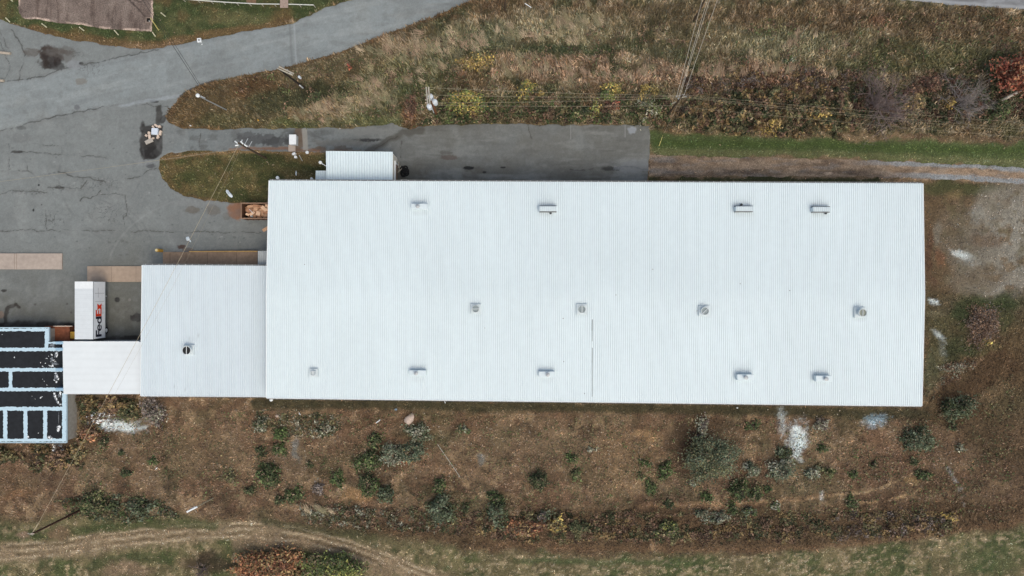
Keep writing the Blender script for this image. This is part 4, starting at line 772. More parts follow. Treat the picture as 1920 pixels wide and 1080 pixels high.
# ------------------------------------------------------------------ ribbed metal roofs
def ribbed(name, rows, length, pitch, parent, base=(216, 230, 235), recolour=None, rows_step=.45, rib=.05, foot_tone=.5, seed=0, soft=0.02):
    """rows: list of (left point, right point) from one eave over the ridge to the other; ribs run across the rows"""
    nr = max(4, int(length / pitch)); us = []; zz = []; cc = []
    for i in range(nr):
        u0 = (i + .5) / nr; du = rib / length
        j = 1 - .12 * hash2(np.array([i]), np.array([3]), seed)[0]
        us += [u0 - du * 1.4, u0 - du * .55, u0 + du * .55, u0 + du * 1.4]; zz += [0, .045, .045, 0]; cc += [foot_tone * j, .97, 1.0, foot_tone * j + .1]  # rib feet darker than the pans, the second foot a little paler
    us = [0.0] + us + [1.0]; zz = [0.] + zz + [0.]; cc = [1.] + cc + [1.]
    # pale pan centres between ribs
    U = []; Z = []; C = []
    for a in range(len(us)):
        U.append(us[a]); Z.append(zz[a]); C.append(cc[a])
        if a + 1 < len(us) and zz[a] == 0 and zz[a + 1] == 0 and us[a + 1] - us[a] > 1e-6:
            g = us[a + 1] - us[a]
            U += [us[a] + g * .22, us[a + 1] - g * .22]; Z += [0, 0]; C += [1., 1.]
    U = np.array(U); Z = np.array(Z); C = np.array(C); V = []; 
    VV = []
    for k in range(len(rows) - 1):
        (l0, r0), (l1, r1) = rows[k], rows[k + 1]; L = (Vector(l1) - Vector(l0)).length; m = max(2, int(L / rows_step))
        for t in np.linspace(0, 1, m + 1)[(0 if k == 0 else 1):]:
            VV.append((np.array(l0) * (1 - t) + np.array(l1) * t, np.array(r0) * (1 - t) + np.array(r1) * t))
    A = np.array([v[0] for v in VV]); B = np.array([v[1] for v in VV])
    Pn = A[:, None, :] * (1 - U[None, :, None]) + B[:, None, :] * U[None, :, None]; Pn[..., 2] += Z[None, :]
    s = (H - Pn[..., 2]) / H; qx = Pn[..., 0] / K / s + 960; qy = 540 - Pn[..., 1] / K / s
    rib_tone = 1 - .85 * (1 - C)[None, :] * (.85 + .3 * fbm(qx * 1.5, qy * .12, 26, seed + 5))
    col = lin(base)[None, None, :] * rib_tone[..., None]
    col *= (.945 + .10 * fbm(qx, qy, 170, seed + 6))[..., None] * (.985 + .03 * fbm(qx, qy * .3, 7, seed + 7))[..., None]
    if recolour is not None: recolour(qx, qy, col)
    f = gridfaces(len(VV), len(U))
    nv = Pn.reshape(-1, 3)
    e1 = nv[f[0][1]] - nv[f[0][0]]; e2 = nv[f[0][3]] - nv[f[0][0]]
    if np.cross(e1, e2)[2] < 0: f = f[:, ::-1]
    return npmesh(name, nv, f, M_roof, col.reshape(-1, 3), parent=parent)

def walls(name, pts, z0, ztop, material, parent, inset=0.12):
    c = np.mean(np.array(pts), 0); q = [tuple(np.array(p) + (c - np.array(p)) / np.linalg.norm(c - np.array(p)) * inset * 1.4) for p in pts]
    n = len(q); mb = MB(); zt = ztop if isinstance(ztop, list) else [ztop] * n
    vs = [(p[0], p[1], z0) for p in q] + [(p[0], p[1], zt[i]) for i, p in enumerate(q)]
    mb.add(vs, [(i, (i + 1) % n, n + (i + 1) % n, n + i) for i in range(n)] + [tuple(range(n, 2 * n))])
    return mb.build(name, material, parent)

def gutter(a, b, outward, z, parent, name="gutter", every=.95, wdt=.17):
    a = Vector((a[0], a[1], z)); b = Vector((b[0], b[1], z)); d = (b - a); L = d.length; d.normalize(); o = Vector((outward[0], outward[1], 0))
    mb = MB()
    def bar(t0, t1, w0, w1, z0, z1):
        p = [a + d * t0 + o * w0, a + d * t1 + o * w0, a + d * t1 + o * w1, a + d * t0 + o * w1]
        mb.add([(q.x, q.y, z0) for q in p] + [(q.x, q.y, z1) for q in p], [(3, 2, 1, 0), (4, 5, 6, 7), (0, 1, 5, 4), (1, 2, 6, 5), (2, 3, 7, 6), (3, 0, 4, 7)])
    bar(0, L, .02, wdt, z - .2, z - .17); bar(0, L, wdt, wdt + .03, z - .2, z - .03); bar(0, L, .0, .02, z - .2, z - .04)
    g = mb.build(name, M_gutter, parent); mb = MB(); bar(0, L, .021, .045, z - .06, z - .035); t = .4
    while t < L: bar(t, t + .045, .045, wdt - .001, z - .06, z - .04); t += every
    mb.build("gutter_straps", M_white, g)

def vent_halos(qx, qy, col):  # ragged darker tone on the listed sides of vents and fans
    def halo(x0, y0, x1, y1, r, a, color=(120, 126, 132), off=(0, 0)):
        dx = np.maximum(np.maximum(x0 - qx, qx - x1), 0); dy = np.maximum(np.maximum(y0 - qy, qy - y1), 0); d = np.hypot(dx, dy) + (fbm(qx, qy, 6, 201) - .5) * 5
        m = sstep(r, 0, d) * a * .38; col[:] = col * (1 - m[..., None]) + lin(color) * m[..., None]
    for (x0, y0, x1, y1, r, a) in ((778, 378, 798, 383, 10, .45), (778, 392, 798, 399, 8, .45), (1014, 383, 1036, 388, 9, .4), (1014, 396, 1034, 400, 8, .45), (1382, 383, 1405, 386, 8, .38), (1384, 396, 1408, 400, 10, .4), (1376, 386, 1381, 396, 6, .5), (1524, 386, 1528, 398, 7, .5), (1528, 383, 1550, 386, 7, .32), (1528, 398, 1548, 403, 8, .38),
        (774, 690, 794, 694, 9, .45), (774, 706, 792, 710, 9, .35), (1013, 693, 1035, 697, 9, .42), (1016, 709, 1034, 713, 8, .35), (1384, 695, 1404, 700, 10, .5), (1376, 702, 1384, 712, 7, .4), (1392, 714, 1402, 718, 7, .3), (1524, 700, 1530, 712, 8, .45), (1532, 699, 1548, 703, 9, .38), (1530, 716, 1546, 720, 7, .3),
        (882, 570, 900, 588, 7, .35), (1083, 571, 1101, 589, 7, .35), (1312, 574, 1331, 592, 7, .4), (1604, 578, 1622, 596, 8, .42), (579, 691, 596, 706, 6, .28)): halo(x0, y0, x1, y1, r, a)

ZE, ZR = 6.5, 7.0
mainb = empty("warehouse", P(1115, 550, 0), "very long warehouse with a white ribbed metal roof and twelve rooftop units", "building")
mTL, mTR, mBR, mBL = P(505, 338.5, ZE), P(1730, 344, ZE), P(1728, 761, ZE), P(500, 746, ZE); mRL, mRR = P(500, 553, ZR), P(1733, 553, ZR)
roof_main = ribbed("roof", [(mTL, mTR), (mRL, mRR), (mBL, mBR)], 95.0, .3075, mainb, recolour=vent_halos, seed=3)
walls("wall", [mBL[:2], mBR[:2], mRR[:2], mTR[:2], mTL[:2], mRL[:2]], -.1, [ZE - .12, ZE - .12, ZR - .12, ZE - .12, ZE - .12, ZR - .12], M_wall, mainb, .18)
for pairs in (((mTL, mRL), (mRL, mBL)), ((mTR, mRR), (mRR, mBR))):
  mb = MB()
  for a, b in pairs:
    s = -1 if a[0] < 0 else 1
    mb.prism([(a[0], a[1]), (b[0], b[1]), (b[0] + s * .09, b[1]), (a[0] + s * .09, a[1])][::(1 if s > 0 else -1)], [a[2] - .25, b[2] - .25, b[2] - .25, a[2] - .25][::(1 if s > 0 else -1)], [a[2] + .06, b[2] + .06, b[2] + .06, a[2] + .06][::(1 if s > 0 else -1)])
  mb.build("rake_trim", M_white, mainb)
mb = MB(); mb.tube([(mBL[0], mBL[1] - .03, ZE - .01), (mBR[0], mBR[1] - .03, ZE - .01)], .06, 6); mb.build("eave_trim", M_white, mainb)
gutter(mTL, mTR, (0, 1), ZE - .03, mainb); gutter(mBL, mBR, (0, -1), ZE - .1, mainb)
mb = MB()
for y0, y1, wdx in ((599, 620, .09), (620, 640, .06), (652, 680, .07), (680, 712, .05), (712, 744, .045)):
    for (ya, yb) in ((y0, y1),):
        za = ZR - (ZR - ZE) * (ya - 553) / 200 + .055; zb = ZR - (ZR - ZE) * (yb - 553) / 200 + .055
        a = P(1110.6 - (ya - 599) * .001, ya, za); b = P(1110.4, yb, zb)
        mb.add([(a[0] - wdx / 2, a[1], za), (a[0] + wdx / 2, a[1], za), (b[0] + wdx / 2, b[1], zb), (b[0] - wdx / 2, b[1], zb)], [(3, 2, 1, 0)])
mb.build("open_seam", mat("dark_seam_steel", (92, 98, 100), .7, 3, .2), mainb)  # flat dark grey strips mark the open seam

for sx, sy in ((571, 496), (909, 615), (1056, 597), (1155, 553), (1481, 545), (1224, 505), (1388, 532), (1307, 583), (1096, 738), (1057, 678)):
    z = ZR - (ZR - ZE) * abs(sy - 553) / 205 + .05; c = P(sx, sy, z); mb = MB(); mb.lathe(c[0], c[1], [(.07, z - .03), (.06, z + .02)], 8); mb.build("screw_patch", M_gutter, roof_main)

ZM = 4.6
midb = empty("middle_hall", P(385, 620, 0), "middle hall with a white ribbed roof and one black fan between trailer yard and warehouse", "building")
a, b, c, d = P(267, 497, ZM), P(507, 498.5, ZM), P(507, 743.5, ZM), P(264, 742, ZM)
def stain_mid(qx, qy, col):
    for sx, sy, r in ((355, 634, 1.5), (372, 631, 3), (347, 730, 1.2), (327, 725, 1.2)):
        m = sstep(r + 1, r * .4, np.hypot(qx - sx, qy - sy)) * .35; col[:] = col * (1 - m[..., None]) + lin((120, 126, 130)) * m[..., None]
ribbed("roof", [(a, b), (d, c)], 18.4, .3075, midb, base=(208, 221, 228), seed=13, recolour=stain_mid)
walls("wall", [d[:2], c[:2], b[:2], a[:2]], -.1, ZM - .12, M_wall, midb)
mb = MB(); mb.prism([(d[0] - .08, d[1]), (d[0], d[1]), (a[0], a[1]), (a[0] - .08, a[1])], ZM - .25, ZM + .06); mb.build("rake_trim", M_white, midb)
gutter(a, (b[0] - .6, b[1]), (0, 1), ZM - .03, midb); gutter(d, (c[0] - .6, c[1]), (0, -1), ZM - .1, midb)
mb = MB(); mb.tube([(d[0], d[1] - .03, ZM - .01), (c[0] - .6, c[1] - .03, ZM - .01)], .05, 6); mb.build("eave_trim", M_white, midb)

ZA = 4.4
anx = empty("annex", P(680, 318, 0), "small lean-to annex with a white ribbed roof on the warehouse's north wall", "building")
q = [P(611, 283, ZA), P(736.5, 284.5, ZA), P(736, 340, ZA + .25), P(612, 339.5, ZA + .25)]
ribbed("roof", [(q[0], q[1]), (q[3], q[2])], 9.6, .38, anx, foot_tone=.72, rib=.03, seed=23, base=(214, 229, 234))
q2 = [P(592, 320, ZA - .3), P(611.5, 320, ZA - .3), P(612, 339.5, ZA - .2), P(591.5, 339.5, ZA - .2)]
ribbed("porch_roof", [(q2[0], q2[1]), (q2[3], q2[2])], 1.5, .3, anx, seed=24, base=(206, 221, 227))
walls("wall", [q[3][:2], q[2][:2], q[1][:2], q[0][:2]], -.1, ZA - .06, mat("white_siding", (200, 200, 194), .7, 2, .1), anx, .1)
walls("porch_wall", [q2[3][:2], q2[2][:2], q2[1][:2], q2[0][:2]], -.1, ZA - .4, M_wall, anx, .08)
xr = q[1][0] - .10; ya_, yb_ = q[2][1] + .2, q[1][1] - .25
mb = MB()
for i in range(20): z = .15 + i * .2; mb.box(xr - .02, ya_, z, xr + .05, yb_ - .02, z + .03)
mb.build("siding_boards", mat("siding_edge", (168, 168, 162), .7, 2, .1), anx)
mb = MB(); mb.box(xr + .04, ya_ + .3, 0, xr + .09, yb_ - 1.0, 2.6); dr = mb.build("door", mat("weathered_door_wood", (128, 108, 90), .85, 3, .25), anx)
mb = MB(); mb.box(xr + .05, ya_ + .2, 2.61, xr + .24, yb_ - .75, 2.95); mb.box(xr + .05, yb_ - .99, 0, xr + .13, yb_ - .8, 2.6); mb.build("door_frame", M_white, dr)

# connector and black roofed building
ZC = 3.9
cb = empty("connector_building", P(190, 690, 0), "low flat connector with a smooth white roof behind the trailer", "building")
a, b, c, d = P(117, 641, ZC), P(266, 641, ZC), P(266, 738, ZC), P(119, 738, ZC)
def smooth_roof(name, pts, step, base, parent, seed):
    A, B, Cc, D = [np.array(p) for p in pts]; nu = int(np.linalg.norm(B - A) / step); nv_ = int(np.linalg.norm(D - A) / step)
    u, v = np.meshgrid(np.linspace(0, 1, nu + 1), np.linspace(0, 1, nv_ + 1)); V = A * ((1 - u) * (1 - v))[..., None] + B * (u * (1 - v))[..., None] + Cc * (u * v)[..., None] + D * ((1 - u) * v)[..., None]
    col = lin(base) * (.95 + .1 * fbm(V[..., 0] * 9, V[..., 1] * 9, 30, seed))[..., None] * (1 - .03 * (np.abs((v * nv_ * step) % 1.0 - .5) < .12))[..., None]
    f = gridfaces(nv_ + 1, nu + 1)[:, ::-1]
    return npmesh(name, V.reshape(-1, 3), f, M_roof, col.reshape(-1, 3), parent=parent)
smooth_roof("roof", (a, b, c, d), .3, (217, 224, 227), cb, 5)
walls("wall", [d[:2], c[:2], b[:2], a[:2]], -.1, ZC - .05, M_wall, cb, .05)
mb = MB(); mb.box(a[0], a[1], ZC - .2, b[0] - .4, a[1] + .07, ZC + .02); mb.build("roof_edge", M_white, cb); mb = MB(); mb.box(d[0], d[1] - .07, ZC - .2, c[0] - .4, d[1], ZC + .02); mb.build("roof_edge", M_white, cb)

ZB = 2.8
blk = empty("black_roofed_building", P(50, 720, 0), "low building with a black patched roof and pale blue seams at the left edge", "building")
poly = [(-200, 615), (91, 615), (91, 641), (119, 641), (119, 737), (124, 737), (124, 829), (-200, 829)]
pw = [P(x, y, ZB)[:2] for x, y in poly][::-1]
mb = MB(); mb.prism(pw, ZB - .3, ZB); mb.build("roof", M_black, blk)
ins = [P(x, y, ZB)[:2] for x, y in [(-200, 617), (89, 617), (89, 643), (117, 643), (117, 739), (122, 739), (122, 827), (-200, 827)]][::-1]
mb = MB(); n = len(ins); mb.add([(p[0], p[1], -.1) for p in ins] + [(p[0], p[1], ZB - .3) for p in ins], [(i, (i + 1) % n, n + (i + 1) % n, n + i) for i in range(n)]); mb.build("wall", mat("grey_block_wall", (156, 152, 144), .9, 2, .18), blk)
def ragged(x0, y0, x1, y1, z, w0=0):            # a strip with a hand-brushed edge
    hor = abs(x1 - x0) > abs(y1 - y0); L = (x1 - x0) if hor else (y1 - y0); m = max(3, int(abs(L) / 2.2)); A = []; B = []
    for i in range(m + 1):
        t = i / m
        if hor: A.append((x0 + L * t, y0 + (random.uniform(-.8, .8) if 1 else 0))); B.append((x0 + L * t, y1 + random.uniform(-.8, .8)))
        else: A.append((x0 + random.uniform(-.7, .7), y0 + L * t)); B.append((x1 + random.uniform(-.7, .7), y0 + L * t))
    return A, B
mb = MB(); zs = ZB + .004
STR = [(-150, 652, 116, 658.5), (-150, 690, 116, 696.5), (-150, 727, 119, 733.5), (-150, 763, 118, 770), (16.5, 694, 23, 729), (84, 618, 90.5, 655), (87, 641, 115, 645), (6, 766, 13.5, 826), (44, 766, 51.5, 826), (81, 766, 88.5, 826), (-70, 696, -64, 728), (-31, 769, -25, 826), (-100, 615.8, 90, 621), (-150, 822.5, 123, 828.2), (116.5, 737, 123.3, 826)]
for i, (x0, y0, x1, y1) in enumerate(STR):
    A, B = ragged(x0, y0, x1, y1, zs); z = zs + .004 * i; n0 = len(A)
    vs = [P(p[0], p[1], z) for p in A] + [P(p[0], p[1], z) for p in B]; mb.add(vs, [(k, n0 + k, n0 + k + 1, k + 1) if abs(x1 - x0) > abs(y1 - y0) else (k, k + 1, n0 + k + 1, n0 + k) for k in range(n0 - 1)])
mb.build("seam_coating", M_seam, blk)
zi = [zs + .07]
def splash(px, py, rx, ry, n=17, rot=0):
    pts = []; zi[0] += .002
    for k in range(n):
        a = -6.283 * k / n; r = random.uniform(.3, 1.1); x, y = rx * r * math.cos(a), ry * r * math.sin(a); ca, sa = math.cos(math.radians(rot)), math.sin(math.radians(rot))
        pts.append(P(px + x * ca - y * sa, py + x * sa + y * ca, zi[0]))
    mb = MB(); mb.add(pts, [tuple(range(n))]); mb.build('paint_splash', M_white, blk)
def smear(px, py, rx, ry, rot):
    global zi
    mb = MB(); pts = []; zi[0] += .002; n = 23
    for k in range(n):
        a = -6.283 * k / n; q = random.uniform(.35, 1.2); x, y = rx * q * math.cos(a), ry * q * math.sin(a); ca, sa = math.cos(math.radians(rot)), math.sin(math.radians(rot)); pts.append(P(px + x * ca - y * sa, py + x * sa + y * ca, zi[0]))
    mb.add(pts, [tuple(range(n))]); mb.build('thin_paint_smear', mat("thin_paint", (112, 118, 124), .7, 5, .35), blk)
for q in ((103, 682, 9, 3, 0), (105, 664, 4, 8, 0), (97, 674, 4, 5, 10), (106, 705, 5, 9, 10), (103, 742, 3, 8, -15), (109, 755, 2.4, 8, -40), (112, 742, 4, 4, 0), (110, 803, 5, 7, 0), (110, 784, .8, 12, 0), (93, 820, 6, 4, 0), (98, 647, 6, 4, 0)): smear(*q)
for s in ((27, 670, 1.2, 2), (80, 687, 1.6, 1.4), (85, 681, 1.2, 1.2), (94, 686, 4, 1.6), (98, 686, 3, 3), (100, 676, 3, 1), (97, 665, 2, 3), (103, 678, 3, .8), (76, 680, 1, 1.5), (107, 667, 2, 4), (106, 662, 3, 2), (76, 746, 2.6, 1.4), (79, 744, 1.6, 1.2), (111, 800, 4, 3), (110, 805, 3, 4), (109, 808, 2, 3), (92, 820, 4, 2.5), (96, 823, 3, 2),
          (102, 738, 2.5, 3), (104, 743, 2, 4), (106, 748, 1.8, 4), (109, 754, 1.4, 4), (113, 758, 3, 1.2), (113, 737, 3, 4), (53, 819, 2, 3), (72, 812, 1, 1), (66, 748, .8, .8), (60, 743, .8, .8), (4, 627, 1.2, .6), (83, 833 - 20, .8, .8), (80, 711, 1, .6), (83, 715, .6, 1.6), (88, 722, .6, 2), (104, 700, 3, 1.5), (107, 706, 2, 3.5), (102, 713, 3, 1), (106, 716, 3, 2), (109, 711, 1.6, 3), (88, 672, 1.4, 1.2), (91, 668, .8, .8), (86, 672, 1.6, .6)): splash(*s, rot=random.uniform(-30, 30))
mb = MB(); mb.prism([P(x, y, ZB)[:2] for x, y in ((-200, 615), (-200, 613.6), (92.5, 613.6), (92.5, 640), (91, 640), (91, 615))], ZB - .2, ZB + .1); mb.prism([P(x, y, ZB)[:2] for x, y in ((124, 737), (125.2, 737), (125.2, 830.4), (-200, 830.4), (-200, 829), (124, 829))][::-1], ZB - .2, ZB + .1); mb.build("roof_edge", M_seam, blk)
for yy in (643, 655, 693, 730): a = P(104, yy - 2.4, ZC + .05); b = P(118, yy + 2.4, ZC + .05); mb = MB(); mb.box(a[0], b[1], ZC - 1.0, b[0], a[1], ZC + .06); mb.build("seam_cap", mat("cap_blue", (148, 180, 202), .6, 4, .06), cb)

# ------------------------------------------------------------------ rooftop units
def zroof(py): return ZR - (ZR - ZE) * abs(py - 553) / 205.0 + .02
def roof_box(px, py, Lp, Wp, h, cap, label, louvre=False):
    z = zroof(py); c = P(px, py, z + h); root = empty("rooftop_ventilator", (c[0], c[1], z), label, "roof vent", "long box vents on the warehouse roof")
    L, Wd = Lp * K * .93, Wp * K * .93
    mb = MB(); mb.box(c[0] - L / 2 + .03, c[1] - Wd / 2 + .03, z, c[0] + L / 2 - .03, c[1] + Wd / 2 - .03, z + h * .75); mb.build("base", mat("vent_base_paint", (214, 224, 228), .55, 3, .06), root)
    mb = MB(); mb.box(c[0] - L / 2, c[1] - Wd / 2, z + h * .75 + .002, c[0] + L / 2, c[1] + Wd / 2, z + h); hd = mb.build("hood", mat("vent_hood_paint", (205, 218, 223), .5, 3, .05), root, bevel=.04)
    if louvre:
        mb = MB()
        for i in range(9): x = c[0] - L / 2 + .2 + i * (L - .4) / 8; mb.box(x - .02, c[1] - Wd / 2 + .03, z + h + .002, x + .02, c[1] + Wd / 2 - .03, z + h + .05)
        mb.build("hood_ribs", mat("vent_rib_paint", (186, 198, 203), .5, 3, .05), hd)
        mb = MB(); mb.box(c[0] - L / 2 + .05, c[1] + Wd / 2 + .01, z, c[0] + L / 2 - .05, c[1] + Wd / 2 + .12, z + h * .6); mb.build("side_louvre", M_gutter, root); mb = MB(); mb.box(c[0] - L / 2 + .05, c[1] - Wd / 2 - .12, z, c[0] + L / 2 - .05, c[1] - Wd / 2 - .01, z + h * .6); mb.build("side_louvre", M_gutter, root)
    else:
        x = c[0] + cap * L; mb = MB(); mb.lathe(x, c[1], [(.2, z + h - .02), (.2, z + h + .3), (.28, z + h + .3), (.28, z + h + .42), (.05, z + h + .48)], 14); mb.build("flue_cap", M_galv, root)
RB = [(786, 387, 30, 10.5, .8, -.08, "box vent with round cap near the north eave, left of four in its row", False), (1028, 391, 33, 9, .9, 0, "ribbed box vent near the north eave above the left yard corner, second in its row", True), (1397, 391, 34, 8.5, .9, 0, "ribbed box vent near the north eave, third in its row", True), (1542, 392, 34, 8.5, .9, 0, "ribbed box vent near the north eave, rightmost in its row", True),
      (783, 699.5, 31, 10.5, .7, -.08, "box vent with round cap near the south eave, leftmost in its row", False), (1025, 702, 30, 11, .7, .06, "box vent with round cap near the south eave, left of the open seam", False), (1398, 707.5, 31, 11, .85, -.02, "box vent with round cap near the south eave above the olive tree", False), (1545, 710, 30, 11, .85, .08, "box vent with round cap near the south eave, rightmost in its row", False)]
for r in RB: roof_box(*r)
def fan(px, py, bx, size, rad, h, ang, label, z, material, root_name="exhaust_fan", capdark=True):
    cb_ = P(bx, py, z + .25); root = empty(root_name, (cb_[0], cb_[1], z), label, "exhaust fan", "round exhaust fans on the roofs"); s = size * K * .93
    mb = MB(); mb.box(cb_[0] - s / 2, cb_[1] - s / 2, z, cb_[0] + s / 2, cb_[1] + s / 2, z + .28); mb.build("curb", mat("curb_paint", (200, 211, 215), .6, 3, .08), root, bevel=.05)
    x, y = cb_[0], cb_[1]
    r = rad * K * .92; mb = MB(); mb.lathe(x, y, [(r * .8, z + .28), (r * .8, z + h * .5), (r, z + h * .6), (r, z + h), (r * .9, z + h), (r * .9, z + h - .15), (.02, z + h - .16)], 24); body = mb.build("fan_housing", mat("fan_ring", (206, 214, 216), .5, 3, .1), root)
    mb = MB(); mb.lathe(x, y, [(r * .88, z + h - .14), (r * .86, z + h - .10), (.01, z + h - .10)], 24); mb.build("damper", material, body)
    mb = MB(); ca, sa = math.cos(ang), math.sin(ang); mb.tube([(x - ca * r * .95, y - sa * r * .95, z + h - .03), (x + ca * r * .95, y + sa * r * .95, z + h - .03)], .045, 6); mb.build("hinge_bar", M_white, body)
fan(891, 579, 892, 19, 7.2, .55, 0, "grey round fan with a level bar left of centre on the ridge", zroof(579), M_fan)
fan(1092, 580, 1091, 20, 7.5, .45, math.pi / 2, "grey round fan with an upright bar near the open seam", zroof(580), M_fan)
fan(1322, 583, 1320, 20, 7.6, .8, math.pi / 4, "grey round fan with a slanting bar on the ridge", zroof(583), M_fan)
fan(1616, 586, 1612, 20, 7.4, 1.15, math.pi / 2, "tall grey round fan nearest the right end of the ridge", zroof(586), mat("fan_olive", (134, 140, 130), .6, 4, .15))
fan(587, 699, 588, 16, 5, .6, math.pi / 2, "small pale fan by the lower left corner of the warehouse roof", zroof(699), mat("fan_pale", (176, 186, 190), .6, 4, .1))
fan(350, 656, 354, 20, 8.6, 1.0, math.pi / 2, "black round fan alone on the middle hall roof", ZM, mat("fan_black", (30, 32, 34), .7, 4, .2))
for px, py in ((1032, 400), (1389, 384), (1547, 400)):
    z = zroof(py); c = P(px, py, z); mb = MB(); mb.lathe(c[0], c[1], [(.12, z), (.12, z + .25), (.17, z + .26), (.17, z + .32), (.02, z + .34)], 10)
    tag(mb.build("vent_pipe", mat("pipe_dark", (60, 66, 70), .7, 3, .1)), {1032: "dark vent pipe under the second ribbed box vent", 1389: "dark vent pipe above the third ribbed box vent", 1547: "grey vent pipe under the rightmost ribbed box vent"}[px], "vent pipe", "vent pipes on the warehouse roof")

# ------------------------------------------------------------------ semi-trailer with lettering
ZT = 4.1
ta, tb, tc_, td = P(141, 528, ZT), P(175, 528, ZT), P(173, 636, ZT), P(139.6, 636, ZT)
x0, x1 = (ta[0] + td[0]) / 2, (tb[0] + tc_[0]) / 2; y1, y0 = ta[1], td[1]
tr = empty("semi_trailer", ((x0 + x1) / 2, (y0 + y1) / 2, 0), "white box trailer backed up to the dock with courier lettering on its side", "trailer")
M_tr = mat("trailer_paint", (204, 211, 218), .4, 1.5, .04); M_trs = mat("trailer_side_paint", (236, 240, 244), .35, 1.5, .04)
mb = MB(); mb.box(x0, y0, 1.1, x1, y1, ZT - .06); body = mb.build("box_body", M_trs, tr, bevel=.03)
mb = MB(); mb.box(x0 - .01, y0 - .01, ZT - .059, x1 + .01, y1 - 1.0, ZT); mb.build("roof", mat("trailer_roof", (206, 213, 217), .5, 1.2, .05), tr)
mb = MB(); mb.box(x0 - .012, y1 - .999, ZT - .06, x1 + .012, y1 + .012, ZT + .004); mb.build("front_roof_cap", M_white, tr)
mb = MB()
for yy in np.arange(y0 + .3, y1 - 1.1, .61): mb.box(x0 + .05, yy, ZT + .001, x1 - .05, yy + .03, ZT + .012)
mb.build("roof_bows", mat("roof_bow", (196, 204, 208), .5, 2, .05), tr)
for q in ((x1 + .002, y0, ZT - .16, x1 + .03, y1, ZT - .055), (x1 + .002, y0, 1.08, x1 + .03, y1, 1.2), (x0 - .03, y0, 1.08, x0 - .002, y1, 1.2)): mb = MB(); mb.box(*q); mb.build("rail", M_galv, tr)
mb = MB(); mb.box(x1 + .004, y1 - 2.3, 2.8, x1 + .012, y1 - .9, 2.84); mb.box(x1 + .004, y1 - 1.7, 1.4, x1 + .012, y1 - 1.66, 3.6); mb.box(x1 + .004, y1 - 2.9, 1.4, x1 + .012, y1 - 2.87, 3.6); mb.build("side_seams", M_gutter, tr)
for sx in (x0 + .3, x1 - .3):
    mb = MB(); mb.lathe(0, 0, [(.3, -.14), (.48, -.14), (.51, -.09), (.51, .09), (.48, .14), (.3, .14), (.29, 0)], 24); 
    yw = y0 + 1.05; sgn = 1 if sx > (x0 + x1) / 2 else -1
    def to_w(p): return (sx + p[2] * sgn, yw + p[0], .51 + p[1])
    m2 = MB(); m2.v = [to_w(p) for p in mb.v]; m2.f = mb.f; wh = m2.build("wheel", M_tyre, tr)
    mb = MB(); mb.lathe(0, 0, [(.29, .05), (.29, .13), (.2, .16), (.12, .12), (.1, .2), (.02, .21)], 20); m2 = MB(); m2.v = [to_w(p) for p in mb.v]; m2.f = mb.f; m2.build("rim", M_white, wh)
mb = MB(); mb.box(x0 + .4, y0 + .95, .42, x1 - .4, y0 + 1.15, .6); mb.box(x0 + .5, y0 + .4, .85, x1 - .5, y0 + 2.2, 1.09); mb.build("axle", M_dark, tr)
for sx in (x0 + .5, x1 - .62):
    mb = MB(); mb.box(sx, y1 - 2.2, .05, sx + .12, y1 - 2.08, 1.09); mb.box(sx - .1, y1 - 2.25, .0, sx + .22, y1 - 2.03, .05); mb.build("landing_leg", M_galv, tr)
# lettering on the side wall: local u runs towards +Y, v is up
def letters(name, shapes, u0, v0, sc, material, z=.006):
    mb = MB(); k = 0
    for poly_ in shapes:
        k += 1; xx = x1 + z + .0025 * k; mb.add([(xx, u0 + u * sc, v0 + v * sc) for u, v in poly_], [tuple(range(len(poly_)))])
    return mb.build(name, material, tr)
def rect(a, b, c, d, o=0): return [(a + o, b), (c + o, b), (c + o, d), (a + o, d)]
def ring(cx, cy, rx, ry, tx, ty, a0, a1, n=26):
    out = []
    for i in range(n):
        t0 = math.radians(a0 + (a1 - a0) * i / n); t1 = math.radians(a0 + (a1 - a0) * (i + 1) / n)
        out.append([(cx + (rx - tx) * math.cos(t0), cy + (ry - ty) * math.sin(t0)), (cx + rx * math.cos(t0), cy + ry * math.sin(t0)), (cx + rx * math.cos(t1), cy + ry * math.sin(t1)), (cx + (rx - tx) * math.cos(t1), cy + (ry - ty) * math.sin(t1))])
    return out
yF = P(0, 631.5, 2.9)[1]; yX = P(0, 569.5, 2.9)[1]; tot = yX - yF; S = tot / 3.44
def letters2(name, groups, material):
    mb = MB(); k = 0
    for g in groups:
        k += 1
        for poly_ in g: mb.add([(x1 + .004 + .002 * k, yF + u * S, 2.02 + v * S) for u, v in poly_], [tuple(range(len(poly_)))])
    mb.build(name, material, tr)
Fg = [[rect(0, 0, .25, 1)], [rect(.2501, .77, .70, 1)], [rect(.2501, .40, .62, .60)]]
eg = [ring(.95, .36, .37, .38, .19, .17, 0, 325)] + [[rect(.70, .30, 1.31, .44)]]
dg = [ring(1.70, .36, .36, .38, .19, .18, 0, 360)] + [[rect(1.86, 0, 2.11, 1)]]
letters2("lettering", Fg + eg + dg, M_navy)
Eg = [[rect(2.13, 0, 2.38, 1)], [rect(2.3801, .78, 2.80, 1)], [rect(2.3801, .40, 2.76, .60)], [rect(2.3801, 0, 2.80, .21)]]
xg = [[[(2.74, 0), (3.05, 0), (3.46, .74), (3.15, .74)]], [[(2.74, .74), (3.15, 0), (3.46, 0), (3.05, .74)]]]
letters2("lettering", Eg + xg, M_orange)
fc = bpy.data.curves.new("service_lettering", 'FONT'); fc.body = "Ground"; fc.size = .42; fo = bpy.data.objects.new("tmp_text", fc); COL.objects.link(fo)
